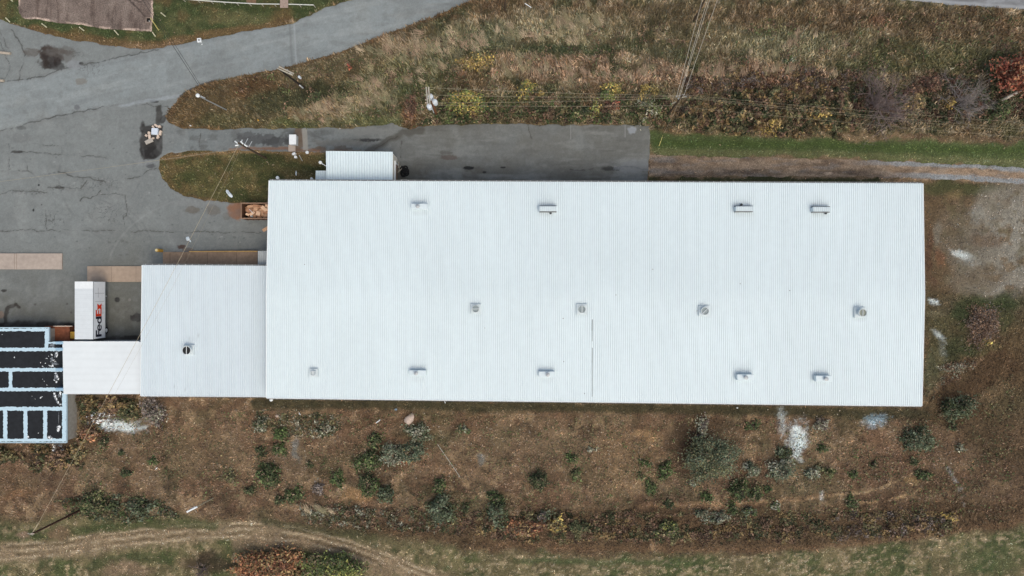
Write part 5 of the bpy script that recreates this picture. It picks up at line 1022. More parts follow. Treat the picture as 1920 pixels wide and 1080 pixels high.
bpy.context.view_layer.update(); dgp = bpy.context.evaluated_depsgraph_get(); tm = bpy.data.meshes.new_from_object(fo.evaluated_get(dgp)); bpy.data.objects.remove(fo)
nv = np.zeros(len(tm.vertices) * 3); tm.vertices.foreach_get("co", nv); nv = nv.reshape(-1, 3); off = parent_world(tr)
nn = np.stack([np.full(len(nv), x1 + .006) - off.x, yF + 2.35 * S + nv[:, 0] * 1.0 - off.y, 1.58 + nv[:, 1] - off.z], 1); tm.vertices.foreach_set("co", nn.ravel()); tm.materials.clear(); tm.materials.append(M_grey); tm.update()
to = bpy.data.objects.new("service_lettering", tm); COL.objects.link(to); to.parent = tr

# ------------------------------------------------------------------ docks, slabs, awning, bollard
mb = MB(); a = P(84, 611.5, 1.2); b = P(130.5, 639, 1.2); mb.box(a[0], b[1], -.05, b[0], a[1], 1.2); dk = mb.build("loading_dock", mat("rust_red_deck", (126, 76, 54), .9, 2.5, .28, n2=(.9, .15))); tag(dk, "rust red loading dock beside the black roof and the trailer's tail", "loading dock")
mb = MB(); a = P(100, 610.8, 1.2); mb.box(a[0], a[1] - .12, 1.205, P(136, 0, 1.2)[0], a[1], 1.26); mb.build("dock_edge", M_ply, dk)
mb = MB(); a = P(131.5, 622, 1.25); b = P(139.5, 635, 1.25); mb.box(a[0], b[1], 0, b[0] + .3, a[1], 1.25); bb = mb.build("dock_bumper", M_yellow, None, bevel=.05); tag(bb, "yellow block beside the trailer's tail at the rust red dock", "dock bumper")
def slab(name, x0, y0, x1, y1, zt, material, label, joints, cat="slab"):
    a = P(x0, y0, zt); b = P(x1, y1, zt); mb = MB(); mb.box(a[0], b[1], -.1, b[0], a[1], zt); o = mb.build(name, material, None, bevel=.02); tag(o, label, cat)
    for j in joints: x = P(j, 0, zt)[0]; mb = MB(); mb.box(x - .025, b[1] + .03, zt + .001, x + .025, a[1] - .03, zt + .006); mb.build("joint", mat("joint_filler", (126, 110, 98), .9, 3, .1), o)
    return o
M_slab = mat("pinkish_concrete", (166, 154, 144), .9, 1.6, .12, n2=(.35, .08)); M_slab2 = mat("tan_concrete", (160, 143, 127), .9, 1.6, .12, n2=(.35, .1))
slab("concrete_slab", -120, 475, 116, 505, .22, M_slab, "pinkish concrete slab at the left edge of the yard", (27, 31, -60))
slab("concrete_slab", 163.5, 499, 268, 528.5, .22, M_slab2, "tan concrete slab above the trailer next to the middle hall", (209, 255))
a = P(305, 472.5, .2); b = P(486, 500, .2); mb = MB(); mb.prism([(a[0], b[1]), (b[0], b[1]), (b[0], a[1]), (a[0], a[1])], -.1, [.12, .9, .9, .12]); rp = mb.build("loading_ramp", mat("ramp_concrete", (146, 124, 104), .9, 2.0, .16, n2=(.25, .16))); tag(rp, "brown concrete ramp with a yellow edge along the middle hall", "ramp")
mb = MB(); mb.prism([(a[0] + 4, a[1] - .0), (b[0], a[1]), (b[0], a[1] + .14), (a[0] + 4, a[1] + .14)], [.2, .8, .8, .2], [.38, .98, .98, .38]); mb.build("yellow_edge", mat("worn_yellow", (188, 152, 92), .7, 2.5, .2), rp)
for j in (318, 349, 390, 446):
    mb = MB(); x = P(j, 0, .3)[0]; t = (x - a[0]) / (b[0] - a[0]); z = .12 + .78 * t; mb.prism([(x - .025, b[1] + .05), (x + .025, b[1] + .05), (x + .025, a[1] - .1), (x - .025, a[1] - .1)], z - .02, z + .008)
    mb.build("joint", mat("ramp_joint", (100, 84, 70), .9, 3, .1), rp)
aw = empty("canopy", P(494, 484, 0), "small grey ribbed canopy over the ramp's end at the warehouse wall", "canopy")
za = 3.4; ribbed("canopy_roof", [(P(483.5, 470.5, za), P(506, 470.5, za)), (P(483.5, 497.5, za), P(506, 497.5, za))], 1.7, .32, aw, base=(172, 178, 180), seed=31, foot_tone=.45)
for yy in (472, 495): p = P(486, yy, za); mb = MB(); mb.box(p[0], p[1] - .05, 0, p[0] + .1, p[1] + .05, za - .05); mb.build("post", M_galv, aw)
bo = P(303.5, 470, 0); root = empty("bollard", bo, "yellow steel bollard with a pale top at the ramp's left end", "bollard")
mb = MB(); mb.lathe(bo[0], bo[1], [(.24, 0), (.24, 1.5), (.2, 1.58)], 16); mb.build("post", M_yellow, root); mb = MB(); mb.lathe(bo[0], bo[1], [(.2, 1.581), (.13, 1.66), (.03, 1.69)], 16); mb.build("cap", mat("pale_cap", (226, 210, 160), .6, 3, .1), root)

# ------------------------------------------------------------------ dumpster and cardboard
zd = 1.9; a = P(452, 380.5, zd); b = P(508, 410, zd); dm = empty("dumpster", ((a[0] + b[0]) / 2, (a[1] + b[1]) / 2, 0), "rusty open top dumpster full of cardboard against the warehouse wall", "dumpster")
mb = MB(); X0, X1, Y0, Y1 = a[0], b[0], b[1], a[1]; t = .1
mb.box(X0, Y0, .15, X1, Y1, .25); mb.box(X0, Y0, .251, X0 + t, Y1, zd); mb.box(X1 - t, Y0, .251, X1, Y1, zd); mb.box(X0 + t, Y0, .251, X1 - t, Y0 + t, zd); mb.box(X0 + t, Y1 - t, .251, X1 - t, Y1, zd)
for i in range(6): x = X0 + .4 + i * .8; mb.box(x, Y0 - .08, .2, x + .1, Y0 - .001, zd - .15); mb.box(x, Y1 + .001, .2, x + .1, Y1 + .08, zd - .15)
mb.build("container", mat("dumpster_rust", (104, 76, 60), .85, 2.5, .3), dm)
mb = MB(); mb.box(X0 - .04, Y0 - .04, zd + .001, X0 + .12, Y1 + .04, zd + .07); mb.box(X0 + .121, Y0 - .04, zd + .001, X1, Y0 + .12, zd + .07); mb.box(X0 + .121, Y1 - .12, zd + .001, X1, Y1 + .04, zd + .07); mb.build("rim", mat("rim_rust", (138, 112, 92), .85, 3, .25), dm)
mb = MB(); mb.box(X0 + .11, Y0 + .11, .26, X1 - .11, Y1 - .11, .3); mb.build("floor", M_dark, dm)
for i in range(3):
    mb = MB(); mb.lathe(0, 0, [(.12, -.06), (.12, .06)], 10); m2 = MB(); xx = X0 + .4 + i * 1.8; m2.v = [(xx + p[0], Y0 + .3 + p[2], .12 + p[1]) for p in mb.v]; m2.f = mb.f; m2.build("roller", M_dark, dm)
M_c2 = mat("cardboard_dark", (172, 130, 102), .9, 3, .2); M_c3 = mat("cardboard_pale", (220, 184, 152), .9, 3, .15)
CB = [(470, 388, 12, 6, -10), (466, 396, 9, 6, 35), (473, 400, 10, 5, -40), (480, 392, 8, 9, 10), (488, 388, 10, 6, 20), (495, 391, 11, 6, 45), (492, 401, 9, 7, 50), (499, 398, 10, 7, 40), (484, 400, 9, 8, 15), (477, 405, 8, 5, 0), (486, 406, 7, 5, 30), (500, 386, 6, 5, 10), (498, 405, 7, 5, -10), (471, 393, 9, 3, -5), (464, 402, 6, 4, 20), (489, 395, 12, 6, -25), (480, 386, 9, 5, 5), (503, 392, 6, 8, 30)]
for i, (px, py, L, Wd, an) in enumerate(CB):
    z = .95 + .5 * (i % 3) / 2 + random.uniform(0, .3); c = P(px, py, z); mb = MB(); mb.obox(c[0], c[1], L * K, Wd * K, -math.radians(an), z, z + .03, random.uniform(-.16, .16)); 
    if i % 3 == 0: mb.obox(c[0] + .05, c[1] + .1, L * K * .9, Wd * K * .5, -math.radians(an + 8), z + .2, z + .23, .1)
    tag(mb.build("cardboard_sheet", [M_card, M_c2, M_c3][i % 3]), "flat brown cardboard sheet piled in the rusty dumpster", "cardboard", "cardboard piled in the dumpster")
mb = MB()   # loose fill so the pile has a body
for i in range(70):
    px, py = random.uniform(463, 505), random.uniform(386, 407); z = random.uniform(.6, 1.05); c = P(px, py, z); mb.obox(c[0], c[1], random.uniform(.3, .8), random.uniform(.2, .5), random.uniform(0, 3), z, z + .05, random.uniform(-.15, .15))
tag(mb.build("cardboard_scraps", M_c2), "crushed cardboard scraps filling the rusty dumpster below the sheets", "cardboard", None, "stuff")
c = P(473, 397, 1.4); mb = MB(); mb.obox(c[0], c[1], .95, .06, -math.radians(45), 1.72, 1.79, .1); tag(mb.build("white_lath", M_white), "thin white lath lying across the cardboard in the dumpster", "lath")
def crumple(name, px, py, rx, ry, h, material, label, cat, rot=0, z0=.03, seed=1):
    n = 12; vs = []; fs = []; ca, sa = math.cos(math.radians(rot)), math.sin(math.radians(rot)); R = random.Random(seed); c0 = P(px, py, h)
    for j in range(5):
        f = 1 - j / 4.6
        for k in range(n):
            a = 6.283 * k / n; r = f * R.uniform(.75, 1.15); x, y = rx * K * r * math.cos(a), ry * K * r * math.sin(a); vs.append((c0[0] + x * ca + y * sa, c0[1] - x * sa + y * ca, z0 + h * (j / 4) ** .8 * R.uniform(.6, 1.1)))
    for j in range(4):
        for k in range(n): a = j * n + k; b = j * n + (k + 1) % n; fs.append((a, b, b + n, a + n))
    fs.append(tuple(4 * n + k for k in range(n))); mb = MB(); mb.add(vs, fs); o = mb.build(name, material, None); return tag(o, label, cat)
M_plastic = mat("white_plastic", (206, 218, 226), .4, 4, .08)
crumple("plastic_bag", 476, 406, 3.5, 2.5, .3, M_plastic, "white crumpled plastic among the dumpster's cardboard", "plastic", 20, 1.1, 3)
c = P(498, 429.5, .1); mb = MB(); mb.obox(c[0], c[1], .95, .45, math.radians(32), .05, .14, .0); tag(mb.build("wooden_board", M_card), "brown board leaning at the warehouse wall below the dumpster", "board")
crumple("plastic_sheet", 429, 363, 9, 3.4, .25, M_plastic, "white plastic sheet lying in the grass island", "plastic sheet", 48, .15, 5); crumple("plastic_sheet", 351, 447, 4, 4, .22, M_plastic, "white plastic scrap on the asphalt above the ramp", "plastic sheet", 40, .03, 6); crumple("plastic_scrap", 356, 452, 3, 1.4, .12, M_plastic, "thin tail of white plastic on the asphalt above the ramp", "plastic sheet", 50, .03, 8)
# rubble heap on the dark patch
HE = [(289.5, 246, 12, 12, 3, 'w', .45, "white square panel lying on the rubble heap at the island's tip"), (279, 264.5, 15, 7, -25, 'b', .25, "grey board at the lower end of the rubble heap"), (300, 249, 4, 9, 15, 'p', .3, "pale slanted board right of the white panel"), (296, 255, 7, 3, 60, 'p', .2, "narrow pale board below the white tabletop's right corner"),
      (292, 235, 7, 4, 30, 'p', .25, "pale board above the white panel"), (298, 237, 6, 4, -10, 'p', .3, "pale board above the white tabletop's right corner"), (287, 238, 6, 3, 50, 'p', .2, "small pale board at the white tabletop's upper left corner"), (279, 249, 5, 5, 10, 'p', .3, "pale block left of the white tabletop"), (280, 256, 4, 8, -5, 'p', .25, "upright pale board left below the white tabletop"),
      (274, 254, 5, 4, 35, 'p', .2, "small pale block furthest left in the rubble heap"), (287, 259, 4, 3, 0, 'p', .2, "small pale block under the white panel"), (295, 258, 4, 4, 20, 'p', .2, "pale chunk at the right lower side of the rubble heap")]
for i, (px, py, L, Wd, an, m, z, lab) in enumerate(HE):
    c = P(px, py, z); mb = MB(); mb.obox(c[0], c[1], L * K, Wd * K, -math.radians(an), .03, z + .003 * i, random.uniform(0, .05)); tag(mb.build("rubble_board" if m != 'w' else "white_panel", {'w': mat("panel_white", (204, 214, 226), .5, 3, .05), 'p': M_ply, 'b': mat("grey_board", (168, 162, 154), .9, 3, .1)}[m], None, bevel=.02), lab, "board" if m != 'w' else "panel", "boards in the rubble heap" if m != 'w' else None)  # the white square is a plain flat panel lying on the boards

# ------------------------------------------------------------------ white cabinet, slab, small white fittings on the island
c = P(548.5, 261.5, 1.2); root = empty("utility_cabinet", (c[0], c[1], 0), "white metal utility cabinet standing on the driveway", "cabinet"); hw, hl = 6.6 * K, 9.3 * K
mb = MB(); mb.box(c[0] - hw + .05, c[1] - hl + .05, 0, c[0] + hw - .05, c[1] + hl - .05, 1.14); mb.build("body", M_wall, root); mb = MB(); mb.box(c[0] - hw, c[1] - hl, 1.141, c[0] + hw, c[1] + hl, 1.2); mb.build("lid", M_white, root, bevel=.03)
mb = MB(); a = P(540.5, 271.5, .1); b = P(554, 284, .1); mb.box(a[0], b[1], -.05, b[0], a[1], .1); tag(mb.build("equipment_pad", M_slab, None, bevel=.02), "small pinkish concrete pad below the white cabinet", "concrete pad")
def pipe(name, px, py, r, h, label, cat="pipe", group="white pipe caps by the annex"):
    c = P(px, py, 0); mb = MB(); mb.lathe(c[0], c[1], [(r, 0), (r, h), (r * 1.2, h), (r * 1.2, h + .06), (r * .3, h + .1)], 12); return tag(mb.build(name, M_white), label, cat, group)
pipe("capped_pipe", 552, 290, .16, .5, "white capped pipe in the grass left of another under the cabinet"); pipe("capped_pipe", 554.5, 289, .14, .6, "white capped pipe touching its left neighbour under the cabinet"); pipe("capped_pipe", 556, 295.5, .18, .5, "white capped pipe lowest of three under the cabinet"); pipe("capped_pipe", 577, 286.5, .2, .3, "squat white pipe cap at the driveway's lower edge"); pipe("capped_pipe", 586, 336, .16, .5, "white pipe cap beside the annex porch")
pipe("capped_pipe", 522, 334, .2, .4, "white pipe cap at the warehouse eave near the roof's upper left corner")
def thinpost(name, base, top, r, material, label, cat, group=None):
    b = np.array(P(*base)[:2]); t = np.array(P(*top)[:2]); h = max(.2, H * (1 - float(b @ t) / float(t @ t))); p = t * (1 - h / H)
    root = None; mb = MB(); mb.tube([(b[0], b[1], -.05), (p[0], p[1], h)], [r, r * .85], 8); return tag(mb.build(name, material), label, cat, group)
thinpost("white_post", (567, 302), (561, 291), .05, M_white, "thin white post in the grass left of the annex", "post")
crumple("paint_scrap", 555.5, 325, 1.6, 5, .15, M_white, "white ragged scrap in the grass below the thin post", "scrap", 0, .2, 9)
def wall_lamp(px, py, bx, by, z, label):
    a = P(bx, by, z); b = P(px, py, z + .1); root = empty("wall_lamp", a, label, "lamp", "round white lamps on wall arms"); mb = MB(); mb.tube([a, ((a[0] + b[0]) / 2, (a[1] + b[1]) / 2, z + .25), (b[0], b[1], z + .15)], .06, 8); mb.build("arm", M_white, root)
    mb = MB(); mb.lathe(b[0], b[1], [(.06, z + .3), (.22, z + .2), (.24, z - .05), (.15, z - .1)][::-1], 16); mb.build("lamp_shade", M_white, root)
wall_lamp(600.5, 304.5, 612, 312, 3.4, "round white lamp on an arm at the annex's left wall"); wall_lamp(508.5, 749.5, 517, 744, 5.6, "round white lamp on an arm at the warehouse's lower left corner")
# junk by the annex door
R = random.Random(4); c = P(758, 321, 0); mb = MB()
for j in range(3):
    for i in range(2): mb.lathe(c[0] - .2 + i * .5 + j * .06, c[1] + .3 - j * .5 + i * .1, [(.2, .03 + .2 * i), (.4, .03 + .2 * i), (.45, .12 + .2 * i), (.4, .22 + .2 * i), (.2, .22 + .2 * i), (.19, .12 + .2 * i)], 18)
tyre_specs = [(755, 317, 0), (760, 316, .02), (756, 325, .01), (762, 325, .02), (758, 320, .26), (757, 327, .27), (762, 321, .28)]
for i, (px, py, z) in enumerate(tyre_specs):
    c = P(px, py, z); mb = MB(); mb.lathe(c[0], c[1], [(.24, z + .03), (.4, z + .03), (.45, z + .13), (.4, z + .23), (.24, z + .23), (.22, z + .13)], 18); mb.f = mb.f[:-2]; mb.f += [(5 * 18 + k, 5 * 18 + (k + 1) % 18, (k + 1) % 18, k) for k in range(18)]
    tag(mb.build("old_tyre", M_tyre), "black old tyre in the dark heap beside the annex door", "tyre", "old tyres heaped by the annex")
c = P(757, 337.5, .4); mb = MB(); mb.box(c[0] - .5, c[1] - .1, .03, c[0] + .5, c[1] + .12, .3); tag(mb.build("pallet_board", M_woodp), "pale pallet board between the tyre heap and the warehouse eave", "board")
for i, (px, py, an) in enumerate(((749, 316, 70), (747.5, 309, 88), (750, 320, 40))):
    c = P(px, py, .2); mb = MB(); mb.obox(c[0], c[1], .9, .1, math.radians(an), .05 + .1 * i, .16 + .1 * i, .05); tag(mb.build("timber_offcut", M_woodp), ["pale timber offcut between annex door and tyres", "upright timber offcut nearest the annex door", "short slanted timber offcut touching the tyre heap"][i], "timber", "timber offcuts by the annex door")

# ------------------------------------------------------------------ north-west lawn: posts, rail, manhole, marker
NP = [((87.5, 51.5), (79, 43)), ((88, 51), (78.5, 34)), ((18, 41), (11.5, 33.5)), ]
POSTS = [((18, 41), (10.8, 33.5), "short pale post at the left end of the post row"), ((87.5, 51), (78.5, 44.5), "pale post below the pad, second from the left"), ((157.5, 57.5), (149, 51), "pale post below the pad's middle"), ((221.5, 65), (214.5, 57), "pale post below the right half of the pad"), ((291, 68), (286, 60.5), "pale post at the pad's lower right corner"), ((310, 30.5), (302, 24), "pale post on the lawn right of the pad"), ((23, 2), (17.5, -3), "pale post at the top edge left of the pad")]
for b, t, lab in POSTS: thinpost("marker_post", b, t, .09, mat("cream_post", (212, 208, 180), .7, 3, .1), lab, "post", "pale posts around the brown pad")
thinpost("guy_guard", (297.5, 57), (282.5, 34), .07, mat("cream_guard", (200, 190, 120), .7, 3, .1), "long yellowish guy guard slanting over the pad's right edge", "guy guard")
mb = MB(); c = P(278.5, 37.5, .1); s = .42
for x0_, y0_, x1_, y1_ in ((-s, -s, s, -s + .13), (-s, s - .13, s, s), (-s, -s + .131, -s + .13, s - .131), (s - .13, -s + .131, s, s - .131)): mb.box(c[0] + x0_, c[1] + y0_, 0, c[0] + x1_, c[1] + y1_, .16)
mh = mb.build("manhole_box", mat("frame_conc", (132, 118, 108), .9, 3, .15)); tag(mh, "square open manhole box with a dark inside at the pad's corner", "manhole"); mb = MB(); mb.box(c[0] - s + .131, c[1] - s + .131, .01, c[0] + s - .131, c[1] + s - .131, .06); mb.build("opening", M_dark, mh)
mb = MB(); mb.lathe(c[0] + .1, c[1] - .15, [(.06, .062), (.06, .12)], 8); mb.build("valve", M_white, mh)
c = P(373, 75, .3); mb = MB(); mb.obox(c[0], c[1], .58, .6, .1, 0, .3); mk = mb.build("ground_marker", M_white, None, bevel=.02); tag(mk, "white square marker block with a black dot at the road's edge", "marker"); mb = MB(); mb.lathe(c[0], c[1], [(.12, .301), (.12, .315)], 14); mb.build("dot", M_dark, mk)
crumple("paint_scrap", 378.5, 83, .8, 1.6, .05, M_white, "tiny white scrap on the road beside the marker block", "scrap", 20, .03, 12)
rail = empty("guard_rail", P(470, 12, 0), "long white rail fence along the top lawn", "rail fence"); mb = MB(); RP = [(342, 3.5), (380, 6.5), (430, 10), (480, 12.6), (524, 13.2)]; RP2 = [(541, 13.4), (570, 14.2), (588, 14.8)]
mb.tube([P(x, y - 5.5, .95) for x, y in RP], .075, 8); mb.build("rail", mat("rail_white", (200, 202, 196), .6, 3, .08), rail); mb = MB(); mb.tube([P(x, y - 5.5, .95) for x, y in RP2], .075, 8); mb.build("rail", mat("rail_white", (200, 202, 196), .6, 3, .08), rail)
for px, py in ((342, 3.5), (370, 5.7), (395, 7.5), (418, 9.1), (443, 10.7), (467, 12), (490, 12.8), (514, 13.1), (561, 14), (588, 14.8)): p = P(px, py - 5.5, .9); mb = MB(); mb.tube([(p[0], p[1], -.05), (p[0], p[1], .88)], .06, 6); mb.build("post", M_woodp, rail)
mb = MB(); a = P(525, -20, .08); b = P(540, 14.5, .08); mb.box(a[0], b[1], -.05, b[0], a[1], .08); tag(mb.build("entrance_path", mat("pebble_concrete", (156, 138, 128), .9, 5, .22)), "short speckled concrete path through the rail fence's gap", "path")
mb = MB(); a = P(462, -20, .05); b = P(480, 6, .05); mb.box(a[0], b[1], -.05, b[0], a[1], .05); tag(mb.build("entrance_path", mat("brown_concrete", (122, 98, 78), .9, 5, .25)), "short brown path behind the rail fence", "path")
for a_, b_, lab in (((-40, 94), (21.5, 101), "pale concrete kerb log at the left edge of the yard, upper one"), ((-30, 148), (9, 152), "pale concrete kerb log at the left edge of the yard, lower one")):
    a = P(*a_); b = P(*b_); mb = MB(); mb.tube([(a[0], a[1], .18), (b[0], b[1], .18)], .2, 8); tag(mb.build("parking_log", mat("log_conc", (170, 160, 146), .9, 3, .15)), lab, "parking log", "kerb logs at the yard's edge")
# boulder, poles and sticks on the slope
R = random.Random(2); c = P(767.5, 786, .4); n = 14; vs = []; fs = []
for j in range(7):
    ph = -.2 + 1.75 * j / 6
    for k in range(n): a = 6.283 * k / n; r = math.cos(ph) * (.9 + .12 * math.sin(3 * a + j) + R.uniform(-.05, .05)); x, y = r * .95 * math.cos(a), r * .72 * math.sin(a); vs.append((c[0] + x * .7 - y * .7, c[1] + x * .75 + y * .65, .25 + .55 * math.sin(ph)))
for j in range(6):
    for k in range(n): a = j * n + k; b = j * n + (k + 1) % n; fs.append((a, b, b + n, a + n))
fs.append(tuple(6 * n + k for k in range(n))); mb = MB(); mb.add(vs, fs); tag(mb.build("boulder", M_stone, None, smooth=True), "pale pinkish boulder in the grass below the roof", "boulder")
def stick(name, a, b, r, material, label, cat, z=.25): p = P(*a); q = P(*b); mb = MB(); mb.tube([(p[0], p[1], z), (q[0], q[1], z + .05)], r, 7); return tag(mb.build(name, material), label, cat)
stick("fallen_pole", (821, 832), (863, 893), .05, M_woodp, "thin pale pole lying on the bare slope", "pole", .35); stick("white_stake", (984, 10), (996, 18), .06, M_white, "white stake in the meadow near the top edge", "stake", .7); stick("white_stick", (706, 792), (714, 786), .07, M_white, "short white stick left of the boulder", "stick", .4); stick("white_stick", (562, 773), (565, 777), .06, M_white, "tiny white stick below the warehouse's left eave", "stick", .4); stick("white_bracket", (294, 879), (298, 875), .05, M_white, "bent white scrap below the upper green bush by the cable", "scrap", .4)
stick("white_stick", (834, 750), (835.5, 755), .06, M_white, "tiny white stick under the south gutter above the boulder", "stick", .4)
crumple("blue_scrap", 742.5, 767.5, 3, 2, .15, mat("blue_plastic", (120, 140, 158), .6, 4, .1), "bluish scrap in the grass above the boulder", "scrap", 0, .25, 14); crumple("pale_stone", 519, 780, 3, 2.4, .2, M_stone, "pale flat stone below the left end of the warehouse", "stone", 30, .2, 15); crumple("white_scrap", 1382, 764.5, 1.8, 1.6, .12, M_white, "white scrap in the grass strip under the south eave", "scrap", 0, .25, 16); crumple("white_scrap", 602, 815, 2, 1.6, .12, M_white, "white scrap in weeds right of the dark bush pair", "scrap", 30, .35, 17)
crumple("orange_scrap", 485, 226, 2.4, 1.4, .15, M_yellow, "yellow scrap in the island grass above the driveway", "scrap", 40, .35, 18); crumple("white_scrap", 637, 241, 1.6, 1, .1, M_white, "white scrap at the driveway's upper edge", "scrap", 0, .1, 19); crumple("white_scrap", 358, 236, 2, 1, .12, M_white, "white scrap on the brown tip of the island", "scrap", 20, .3, 20)

# ------------------------------------------------------------------ utility poles
def pole(base, top, r, material, label, name="utility_pole", group="utility poles"):
    b = np.array(P(*base)[:2]); t = np.array(P(*top)[:2]); h = H * (1 - float(b @ t) / float(t @ t)); p = t * (1 - h / H)
    root = empty(name, (b[0], b[1], 0), label, "pole", group); mb = MB(); mb.tube([(b[0], b[1], -.2), ((b[0] + p[0]) / 2, (b[1] + p[1]) / 2, h / 2), (p[0], p[1], h)], [r, r * .85, r * .7], 10); mb.build("shaft", material, root)
    return root, h
def bar(root, name, a, za, b, zb, w, material):
    p = P(a[0], a[1], za); q = P(b[0], b[1], zb); mb = MB(); mb.tube([p, q], w, 6); return mb.build(name, material, root)
def can(root, name, px, py, z, r, h, material):
    c = P(px, py, z); mb = MB(); mb.lathe(c[0], c[1], [(r * .9, z - h), (r, z - h + .06), (r, z - .05), (r * .85, z), (r * .3, z + .06)], 16); o = mb.build(name, material, root); return o
ra, ha = pole((425, 206), (371, 179.5), .1, M_galv, "grey street lamp pole with a round white head at the island's tip", "street_lamp", None); can(ra, "lamp_head", 370, 178.5, ha + .2, .26, .3, M_white); bar(ra, "bracket", (376, 180), ha - .3, (385, 184), ha - .6, .07, M_galv)
rb, hb = pole((571, 165), (522, 129), .16, mat("black_pole_wood", (46, 40, 36), .9, 3, .25), "dark utility pole with twin pale crossarms beside the road"); bar(rb, "crossarm", (520, 128), hb, (549, 141), hb - .4, .09, M_woodp); bar(rb, "crossarm", (523, 125), hb, (551, 138), hb - .2, .09, M_woodp); can(rb, "transformer", 560.5, 143.5, hb * .6, .18, .7, M_tsteel); bar(rb, "conduit", (562, 160), 3.2, (568, 165), 1.2, .09, M_white); bar(rb, "brace", (538, 130), hb - .2, (546, 138), hb - .2, .06, M_galv)
rc, hc = pole((499, 297), (447, 268), .17, M_wood, "dark leaning utility pole with white insulators at the driveway")
for a_, b_ in (((440, 264.5), (446, 269)), ((441, 273), (447, 272)), ((451, 265), (456, 270)), ((458, 271), (464, 275))): bar(rc, "insulator", a_, hc - .3, b_, hc - .4, .09, M_white)
bar(rc, "crossarm", (458, 272), hc - 1.2, (465, 259.5), hc - 1.0, .05, M_galv); bar(rc, "crossarm", (466, 276), hc - 1.8, (472.5, 265), hc - 1.6, .05, M_galv); bar(rc, "crossarm", (454, 262), hc - .8, (453, 266), hc - .8, .06, M_white)
rd, hd = pole((818, 214), (803, 170), .18, mat("red_pole_wood", (122, 82, 58), .9, 3, .25), "transformer pole with three white cans among the weeds"); bar(rd, "crossarm", (799, 163), hd + .3, (802, 195), hd + .3, .10, M_woodp); bar(rd, "crossarm", (803.5, 163), hd + .3, (806, 196), hd + .3, .10, M_woodp)
for px, py in ((807, 180), (815, 190), (804.5, 198.5)): can(rd, "transformer", px, py, hd - 1.5, .34, 1.1, M_tsteel)
for px, py in ((798.5, 173), (798, 178), (797.5, 187), (797.5, 192.5)): bar(rd, "insulator", (px, py), hd - .2, (px + 2.5, py + .3), hd - .2, .07, M_ply)
bar(rd, "conduit", (809, 201), hd - 3.5, (813.5, 211.5), 2.0, .06, M_white); bar(rd, "bracket", (802, 184), hd - .8, (812, 188), hd - 1.4, .08, M_galv)
re, he = pole((1252, 216), (1279, 179), .17, M_wood, "tall pole where the power lines meet above the thicket"); bar(re, "crossarm", (1268, 181), he - .5, (1284, 177), he - .5, .07, M_woodp); bar(re, "crossarm", (1270, 184), he - .9, (1286, 181), he - .9, .07, M_woodp); bar(re, "side_arm", (1259, 195), he - 3.6, (1267, 191), he - 3.0, .06, M_woodp)
for px, py in ((1268, 180), (1274, 179), (1280, 177), (1286, 180), (1272, 184)): bar(re, "insulator", (px, py), he - .4, (px + .3, py + 2), he - .35, .07, M_galv)
rf, hf = pole((1301, 40), (1324, -6), .16, M_wood, "dark pole at the top edge beside the power lines")
rg, hg = pole((152, 956), (62, 1000), .17, mat("dark_red_wood", (70, 48, 40), .9, 3, .2), "dark utility pole leaning over the lower left field"); bar(rg, "insulator", (58, 1000), hg, (64, 1001), hg, .08, M_ply); bar(rg, "crossarm", (52, 1000), hg - .2, (62, 1003), hg - .2, .06, M_woodp)
rh, hh_ = pole((400, 934), (352, 959), .09, mat("pale_metal_pole", (168, 160, 138), .6, 3, .15), "slender pale lamp pole with a white head on the slope", "street_lamp", None); bar(rh, "lamp_head", (350, 960), hh_ + .1, (370, 950), hh_ - .3, .13, M_white); bar(rh, "bracket", (356, 955), hh_ - .2, (366, 949.5), hh_ - .2, .05, M_galv); bar(rh, "cable", (364, 955), hh_ - .5, (369, 961), hh_ - 2.5, .03, M_woodp)
ri, hi = pole((947, 20), (947, -8), .16, M_wood, "dark pole cut by the top edge above the meadow")
thinpost("guy_guard", (1244.5, 249), (1235.5, 274), .06, mat("cream_guard", (200, 190, 120), .7, 3, .1), "yellowish guy guard on the mown strip by the yard corner", "guy guard")

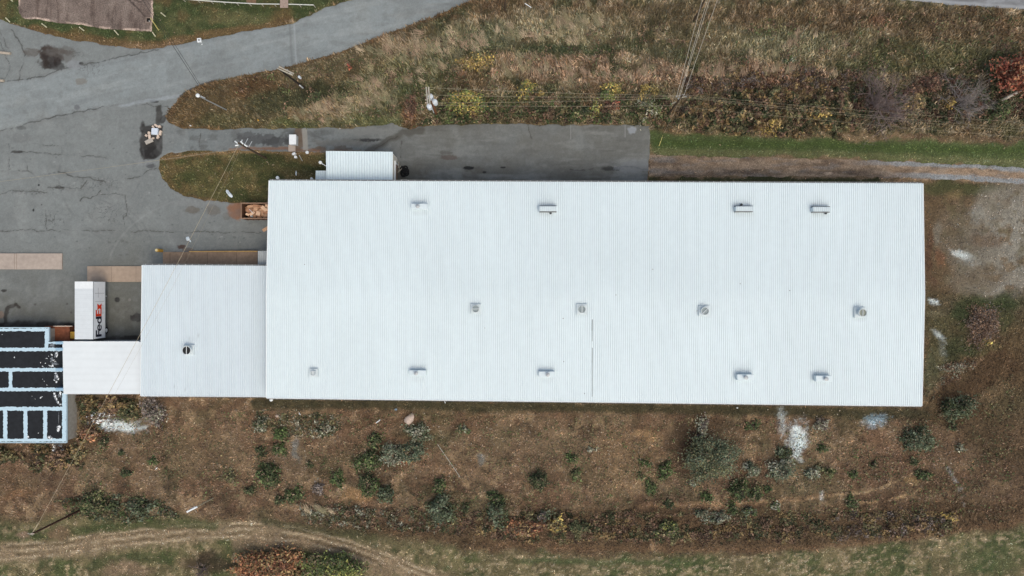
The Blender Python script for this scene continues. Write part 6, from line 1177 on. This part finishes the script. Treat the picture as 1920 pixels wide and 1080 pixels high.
def wire(a, za, b, zb, sag, label, material=M_wire, r=.016, n=14, group="overhead wires", mid=None):
    p = Vector(P(a[0], a[1], za)); q = Vector(P(b[0], b[1], zb)); pts = []
    for i in range(n + 1): t = i / n; v = p.lerp(q, t); v.z -= sag * 4 * t * (1 - t); pts.append(tuple(v))
    mb = MB(); mb.tube(pts, r, 5); tag(mb.build("overhead_wire", material), label, "wire", group)
hD, hE = hd - .3, he - .35
wire((803, 164), hD, (1272, 179), hE, .6, "upper wire from transformer pole to tall pole"); wire((806, 178), hD, (1274, 181), hE, .6, "second wire from transformer pole to tall pole"); wire((806, 193), hD, (1276, 183), hE, .6, "third wire from transformer pole to tall pole"); wire((812, 197), hD - 3, (1262, 198), he - 3.4, .5, "lowest wire from transformer pole to tall pole")
wire((1284, 178), hE, (2050, 238), 9, .8, "upper wire running right from the tall pole over the shrubs", M_wire, .011); wire((1286, 181), hE, (2050, 252), 9, .8, "second wire running right from the tall pole over the shrubs", M_wire, .011); wire((1284, 183), hE - .3, (2050, 258), 8.6, .8, "third wire running right from the tall pole over the shrubs", M_wire, .011); wire((1266, 199), he - 3.4, (2050, 268), 6, .6, "lowest wire running right from the tall pole over the shrubs", M_wire, .011)
for i, (xa, xb) in enumerate(((1269, 1319), (1273, 1329), (1275, 1333), (1282, 1348))): wire((xa, 180), hE, (xb, -8), 10.5, .2, ["leftmost of four wires running up from the tall pole", "second of four wires running up from the tall pole", "third of four wires running up from the tall pole", "rightmost of four wires running up from the tall pole"][i], mat("pale_wire", (176, 170, 156), .5, 3, .1), .03)
wire((447, 272), hc - .4, (72, 981), hg - .4, .5, "long diagonal cable crossing the middle hall roof", mat("tan_wire", (168, 156, 132), .6, 3, .1), .021, 20); wire((455, 270), hc - .4, (62, 1000), hg - .2, 2.0, "fainter second cable beside the long diagonal one", M_wire, .008, 20)
wire((446, 279), hc - 2.0, (-60, 348), 7, .4, "cable from the driveway pole across the left yard", M_wire, .02)
wire((371, 158), ha - .5, (243, -36), 9, .2, "left of two dark wires crossing the road", M_wired, .03); wire((376, 160), ha - .6, (251, -36), 9, .2, "right of two dark wires crossing the road", M_wired, .022)
wire((1279, 181), he - .6, (1245, 250), 1.2, .05, "guy wire from the tall pole down to its yellow guard", M_wire, .02, 4)
wire((72, 981), hg - .4, (60, 1000), hg - .1, .0, "short pale tail of the diagonal cable at its lower pole", mat("tan_wire", (176, 160, 128), .6, 3, .1), .05, 3)
